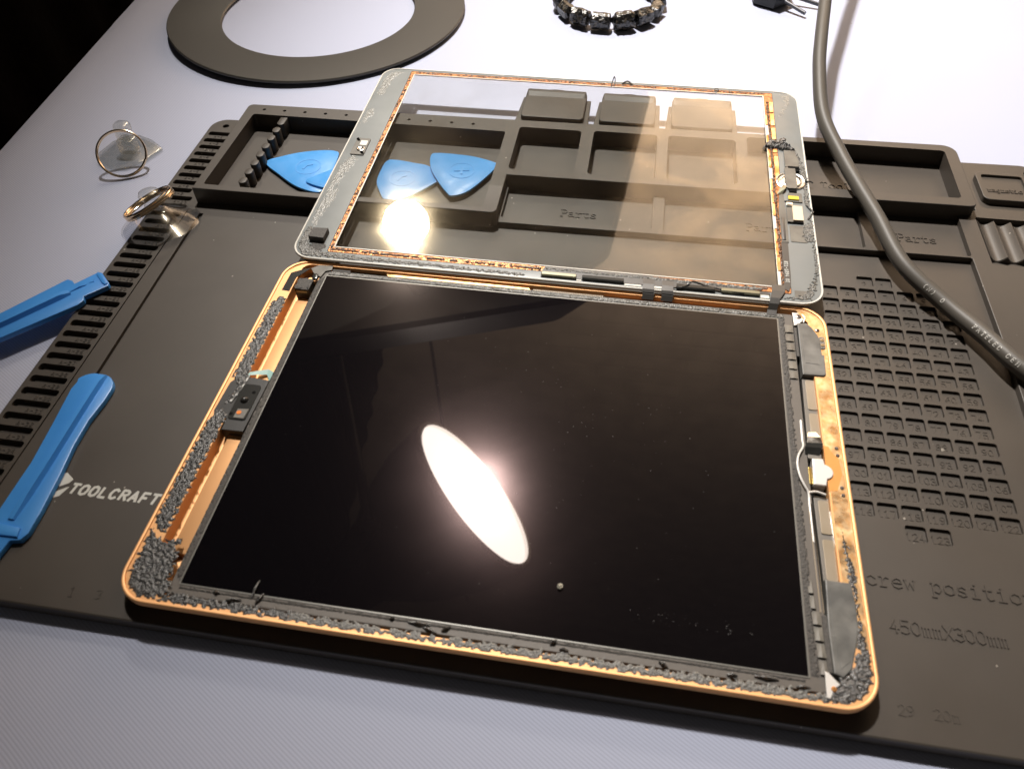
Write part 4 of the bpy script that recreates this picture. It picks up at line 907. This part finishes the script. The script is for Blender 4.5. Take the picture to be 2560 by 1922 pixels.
pick('blue opening pick leaning against the pegs, leftmost in the tray', [(-44.0, 250.2), (-37, 257), (-28, 262), (-17, 265.4), (-9.4, 265.6), (-6.4, 262), (-5.0, 245), (-4.6, 231), (-8, 227.4), (-20, 231.2), (-33, 240.4)], 1.2, (.0, .0), 'x')
pick('darker blue opening pick lying on top of the leftmost pick, half under the grey frame', [(-15.4, 234.6), (-12, 240), (-4, 247.4), (6, 254.6), (12, 257), (14, 253), (14, 240), (12, 230), (6, 228.6), (-6, 230.4)], 2.7, (.0, -.02), 'x')
pick('blue opening pick seen through the glass beside the bulb reflection', [(21.0, 241), (20, 252), (21.4, 260.4), (26, 261.8), (36, 260.4), (45.6, 258), (53.4, 248), (52.4, 244.6), (43.6, 233), (34, 226), (29, 226.4), (24.6, 233)], 1.1, (.0, .0), 'x')
pick('blue opening pick with a raised plus mark, rightmost, seen through the glass', [(44.6, 266), (48, 268.6), (58, 269), (68.6, 268.2), (79, 265.2), (82, 262.8), (80.6, 258), (76.2, 247.6), (70, 236.6), (63.2, 232.4), (59.8, 235), (53.4, 243.6), (47, 254.8)], 2.4, (.01, .02), 'plus')

# ================================================================== PRY TOOLS
def spine(bm, pts, hw, z0, z1):
    """raised centre rib with sloping sides"""
    P_ = [Vector(p) for p in pts]; rings = []
    for i, p in enumerate(P_):
        t = (P_[min(i+1, len(P_)-1)]-P_[max(i-1, 0)]).normalized(); nn = Vector((-t.y, t.x))
        k = .35 if i in (0, len(P_)-1) else 1
        a, b = p+nn*hw, p-nn*hw; c, d = p+nn*hw*.55, p-nn*hw*.55; zt = z0+(z1-z0)*k
        rings.append([(a.x, a.y, z0), (c.x, c.y, zt), (d.x, d.y, zt), (b.x, b.y, z0)])
    loft(bm, rings, closed=False); return bm
p1 = thing('pry_tool', 'blue plastic pry tool with a rounded head, lying on the mat beside the white logo', 'pry tool', (0, 0, 0), (0, 0, 0), 'blue plastic pry tools')
head = [(-63.4, 84)]+[(-62.9, 88)]+arc(-56.6, 85.6, 7.9, 150, 100, 4)+arc(-54.6, 85.4, 8.0, 80, 0, 6)+[(-46.6, 80)]
bm = B(); prism(bm, head+[(-47.6, 70), (-47.0, 58), (-45.0, 45), (-43.2, 29), (-42.7, 20), (-44.0, 17), (-47.6, 16.2), (-49.4, 2), (-51, -14), (-63, -12), (-60.4, 14), (-58.6, 17), (-58.9, 34), (-59.0, 48), (-61.0, 66)], .4, 2.6, .5)
obj('handle', bm, M_BLUE, p1, True)
bm = B(); spine(bm, [(-53.2, 92.5), (-53.0, 88), (-52.6, 70), (-51.8, 50), (-51.4, 34), (-51.8, 24)], 1.6, 2.5, 4.6); obj('centre_rib', bm, M_BLUE, p1, True)
bm = B(); prism(bm, [(-57.4, 22), (-46, 21), (-45.2, 17.6), (-57.6, 17.4)], 2.5, 3.6, .4); obj('shoulder', bm, M_BLUE, p1, True)
p2_ = thing('pry_tool', 'blue plastic pry tool with a flat hooked tip, its end on the slotted strip', 'pry tool', (0, 0, 0), (0, 0, 0), 'blue plastic pry tools')
hd = [(-160, 89), (-118.6, 119.8), (-101.6, 143.8), (-100.2, 145.6), (-97.6, 145.0), (-95.4, 143.2), (-88.4, 152.2), (-86.4, 152.0), (-79.4, 145.6), (-79.2, 144.0), (-86.6, 135.8), (-85.4, 133.4), (-86.4, 130.2), (-109, 106.2), (-150, 70)]
bm = B(); prism(bm, hd, .6, 3.0, .4); obj('handle', bm, M_BLUE, p2_, True)
bm = B(); spine(bm, [(-155, 79), (-114, 112.6), (-97, 133.6), (-94.4, 137.2)], 2.1, 2.9, 5.0); obj('centre_rib', bm, M_BLUE, p2_, True)
bm = B(); spine(bm, [(-94.8, 137), (-91.6, 141), (-89.4, 143.2)], .55, 2.9, 3.7); ribbon(bm, [(-88.6, 144.8), (-87, 145.6), (-87.6, 147)], .35, 2.9, 3.2); prism(bm, [(-88.4, 151.8), (-86.4, 151.4), (-80, 145.4), (-80.4, 144.0), (-82.6, 145.0), (-88.0, 150.2)], 2.9, 3.6, .3); obj('tip_ridge', bm, M_BLUE, p2_, True)

# ================================================================== SUCTION CUPS
s1 = thing('suction_cup', 'clear suction cup lying face down on the cloth with a brass ring leaning toward us', 'suction cup', (-131, 258.5, -5.2), (0, 0, 0), 'clear suction cups with brass rings')
bm = B(); prism(bm, [(-16.5, -4), (-13, -12), (-4, -16.5), (6, -15), (13, -8), (17.8, 5.6), (16.5, 6.8), (8, 13), (-2, 17), (-9, 15.5), (-14.5, 8)], .5, 2.0, .7); obj('cup', bm, M_VINYL2, s1, True)
bm = B(); prism(bm, rr(-4.2, -3.6, 5, 4.8, 2, 4), 1.8, 9, .8); prism(bm, rr(-5.6, -1.2, 3, 6.6, 2.6, 5), 8.6, 16.5, 1.6)
for v in bm.verts: v.co += Vector((0, .14*v.co.z, 0))*1.0+Vector((.25, .2, 0))*noise.noise(v.co*.5)
obj('stem', bm, M_VINYL2, s1, True)
def brass_ring(par, c, nrm, r, turns=2):
    q = Vector((0, 0, 1)).rotation_difference(Vector(nrm).normalized()); bm = B(); pts = []
    n = 64*turns
    for i in range(n+1):
        a = 2*pi*i/64; pts.append(Vector(c)+q @ Vector((r*cos(a), r*sin(a), (i/n-.5)*1.0*turns)))
    tube(bm, pts, .62, 8); return obj('brass_ring', bm, M_BRASS, par, True)
brass_ring(s1, (6.4, -13.9, 9.6), (.30, -.62, .73), 12.6)
s2 = thing('suction_cup', 'clear suction cup standing on the slotted mat strip, brass ring around its neck', 'suction cup', (-77.8, 193.5, 0.1), (0, 0, 0), 'clear suction cups with brass rings')
bm = B(); ax = (-.05, .10, 1)
lathe(bm, [(19.2, 0), (19.4, .5), (18.2, 1.5), (14.6, 3.6), (10, 6.2), (6.4, 8.6), (4.6, 10.6), (4.2, 12)], 48, (0, 0, 0), ax)
lathe(bm, [(18.5, .2), (13.8, 2.6), (9.4, 4.8), (5.4, 7.4), (0, 8.6)], 48, (0, 0, 0), ax); obj('cup', bm, M_VINYL, s2, True)
bm = B(); lathe(bm, [(4.2, 11.4), (3.6, 12.6), (3.6, 14), (5.0, 15.2), (5.4, 16.8), (4.6, 18.4), (2.6, 19.2), (0, 19.4)], 32, (0, 0, 0), ax); obj('knob', bm, M_VINYL2, s2, True)
brass_ring(s2, (-3.0, 1.2, 11.6), (-.42, .08, .9), 13.0, 3)

# ================================================================== CABLE ACROSS THE MAT
cbp = catmull([(330, 800, 120), (296, 640, 88), (274, 530, 67), (262, 462, 55), (256.4, 425, 47), (253.3, 396.5, 41), (249.3, 362.2, 35), (247.5, 336.6, 29), (248.4, 302.7, 21), (256.0, 274.3, 15.6), (262.5, 252.0, 13.2), (268.8, 231.3, 11.2), (276.8, 202.7, 8), (292, 181, 5.3), (303.6, 162.1, 6.3), (313.6, 144.4, 7.2), (338, 118, 7.0), (380, 90, 4.0), (430, 60, 0)], 8)
cbt = thing('cable', 'thick black rubber cable with white lettering running down across the mat trays', 'cable', (0, 0, 0))
bm = B(); tube(bm, cbp, 3.55, 20); obj('sheath', bm, M_CABLE, cbt, True)
# lettering wrapped on the lower left flank of the sheath
def arclen(pts):
    s = [0]
    for a, b in zip(pts, pts[1:]): s.append(s[-1]+(b-a).length)
    return s
AL = arclen(cbp)
def on_cable(u, v, r):
    for i in range(len(AL)-1):
        if AL[i] <= u <= AL[i+1] or i == len(AL)-2:
            t = (u-AL[i])/(AL[i+1]-AL[i]); p = cbp[i].lerp(cbp[i+1], t); T = (cbp[i+1]-cbp[i]).normalized(); break
    side = Vector((0, 0, 1)).cross(T).normalized()*-1       # left-down flank
    up_ = T.cross(side).normalized(); up_ = up_ if up_.z > 0 else -up_
    a = radians(46)-v/3.55
    d = side*cos(a)+up_*sin(a)
    return tuple(p+d*(3.55+r))
def cab_u(x, y): return AL[min(range(len(cbp)), key=lambda i: (cbp[i].x-x)**2+(cbp[i].y-y)**2)]
bm = B(); u0 = cab_u(300, 167.5)
for txt, off in (('(N)', -28.5), ('O', -18.5), ('PATELEC', 0), ('CEM', 18.4)):
    for s in strokes(txt, off, 0, 1.75, 2.3, 0, 1.05):
        ribbon(bm, s, .32, .0, .13, lambda x, y, z: on_cable(u0+x, -(y-.9), z))
obj('lettering', bm, M_CABLEINK, cbt)

# ================================================================== RING, BRACELET, PLUG AT THE BACK
rg = thing('flat_ring', 'large flat black plastic ring lying on the cloth behind the mat', 'ring', (-80.5, 446, -5.4))
bm = B(); n = 96
def warp(a): return 2.6+1.8*sin(a-2.2)+1.0*sin(2*a+1.2)
rings = []
for r, dz in ((104.5, 0), (104.7, .8), (104, 1.6), (86, 2.1), (69, 1.7), (68.3, .9), (68.6, 0), (104.5, 0)):
    rings.append([(r*cos(2*pi*i/n), r*sin(2*pi*i/n), dz+warp(2*pi*i/n)*((r-60)/45)) for i in range(n)])
loft(bm, rings); obj('band', bm, M_RING, rg, True)
bt = thing('bracelet', 'bracelet of rough black stone beads lying on the cloth behind the glass panel', 'bracelet', (125, 480, -5.2))
rb = random.Random(8); nb = 14; RB = 34.5
for k in range(nb):
    a = 2*pi*k/nb+.12; bm = B(); L = 13.6*.5; rad = 5.4+rb.uniform(-.5, .6); sides = rb.choice((5, 6, 7, 14))
    c = Vector((RB*cos(a), RB*sin(a), rad*.95)); T = Vector((-sin(a), cos(a), 0))
    pts = [c+T*(-L), c+T*(-L*.86), c+T*(-L*.3), c+T*(L*.3), c+T*(L*.86), c+T*L]
    tube(bm, pts, [rad*.72, rad*.98, rad, rad*1.03, rad*.97, rad*.7], sides)
    bmesh.ops.subdivide_edges(bm, edges=bm.edges[:], cuts=2, use_grid_fill=True)
    lump = 1.7 if k % 2 else .5
    for v in bm.verts: v.co += (v.co-c).normalized()*lump*noise.noise(v.co*.33+Vector((k*7, 0, 0)))
    obj('bead', bm, M_STONE, bt, bool(k % 2))
pg = thing('power_plug', 'black plug corner with two thin pins at the back of the cloth', 'plug', (238, 500, -5.3))
bm = B(); prism(bm, [(-12, -3), (1.6, -11), (13, 0), (10, 26), (-14, 26)], 1, 17, 1.5); obj('plug_body', bm, M_PLUG, pg, True)
for a, b in (((6, -6, 6), (22, -20.5, 3)), ((11, 2, 6), (34.5, -6.5, 3))):
    bm = B(); tube(bm, [a, b], 1.3, 12); obj('pin', bm, M_PIN, pg, True)

# ------------------------------------------------------------------ render settings
scn.render.engine = 'CYCLES'
c = scn.cycles
c.max_bounces = 10; c.transparent_max_bounces = 24; c.glossy_bounces = 5; c.diffuse_bounces = 3
c.caustics_reflective = False; c.caustics_refractive = False
c.sample_clamp_indirect = 6.0
c.use_denoising = True
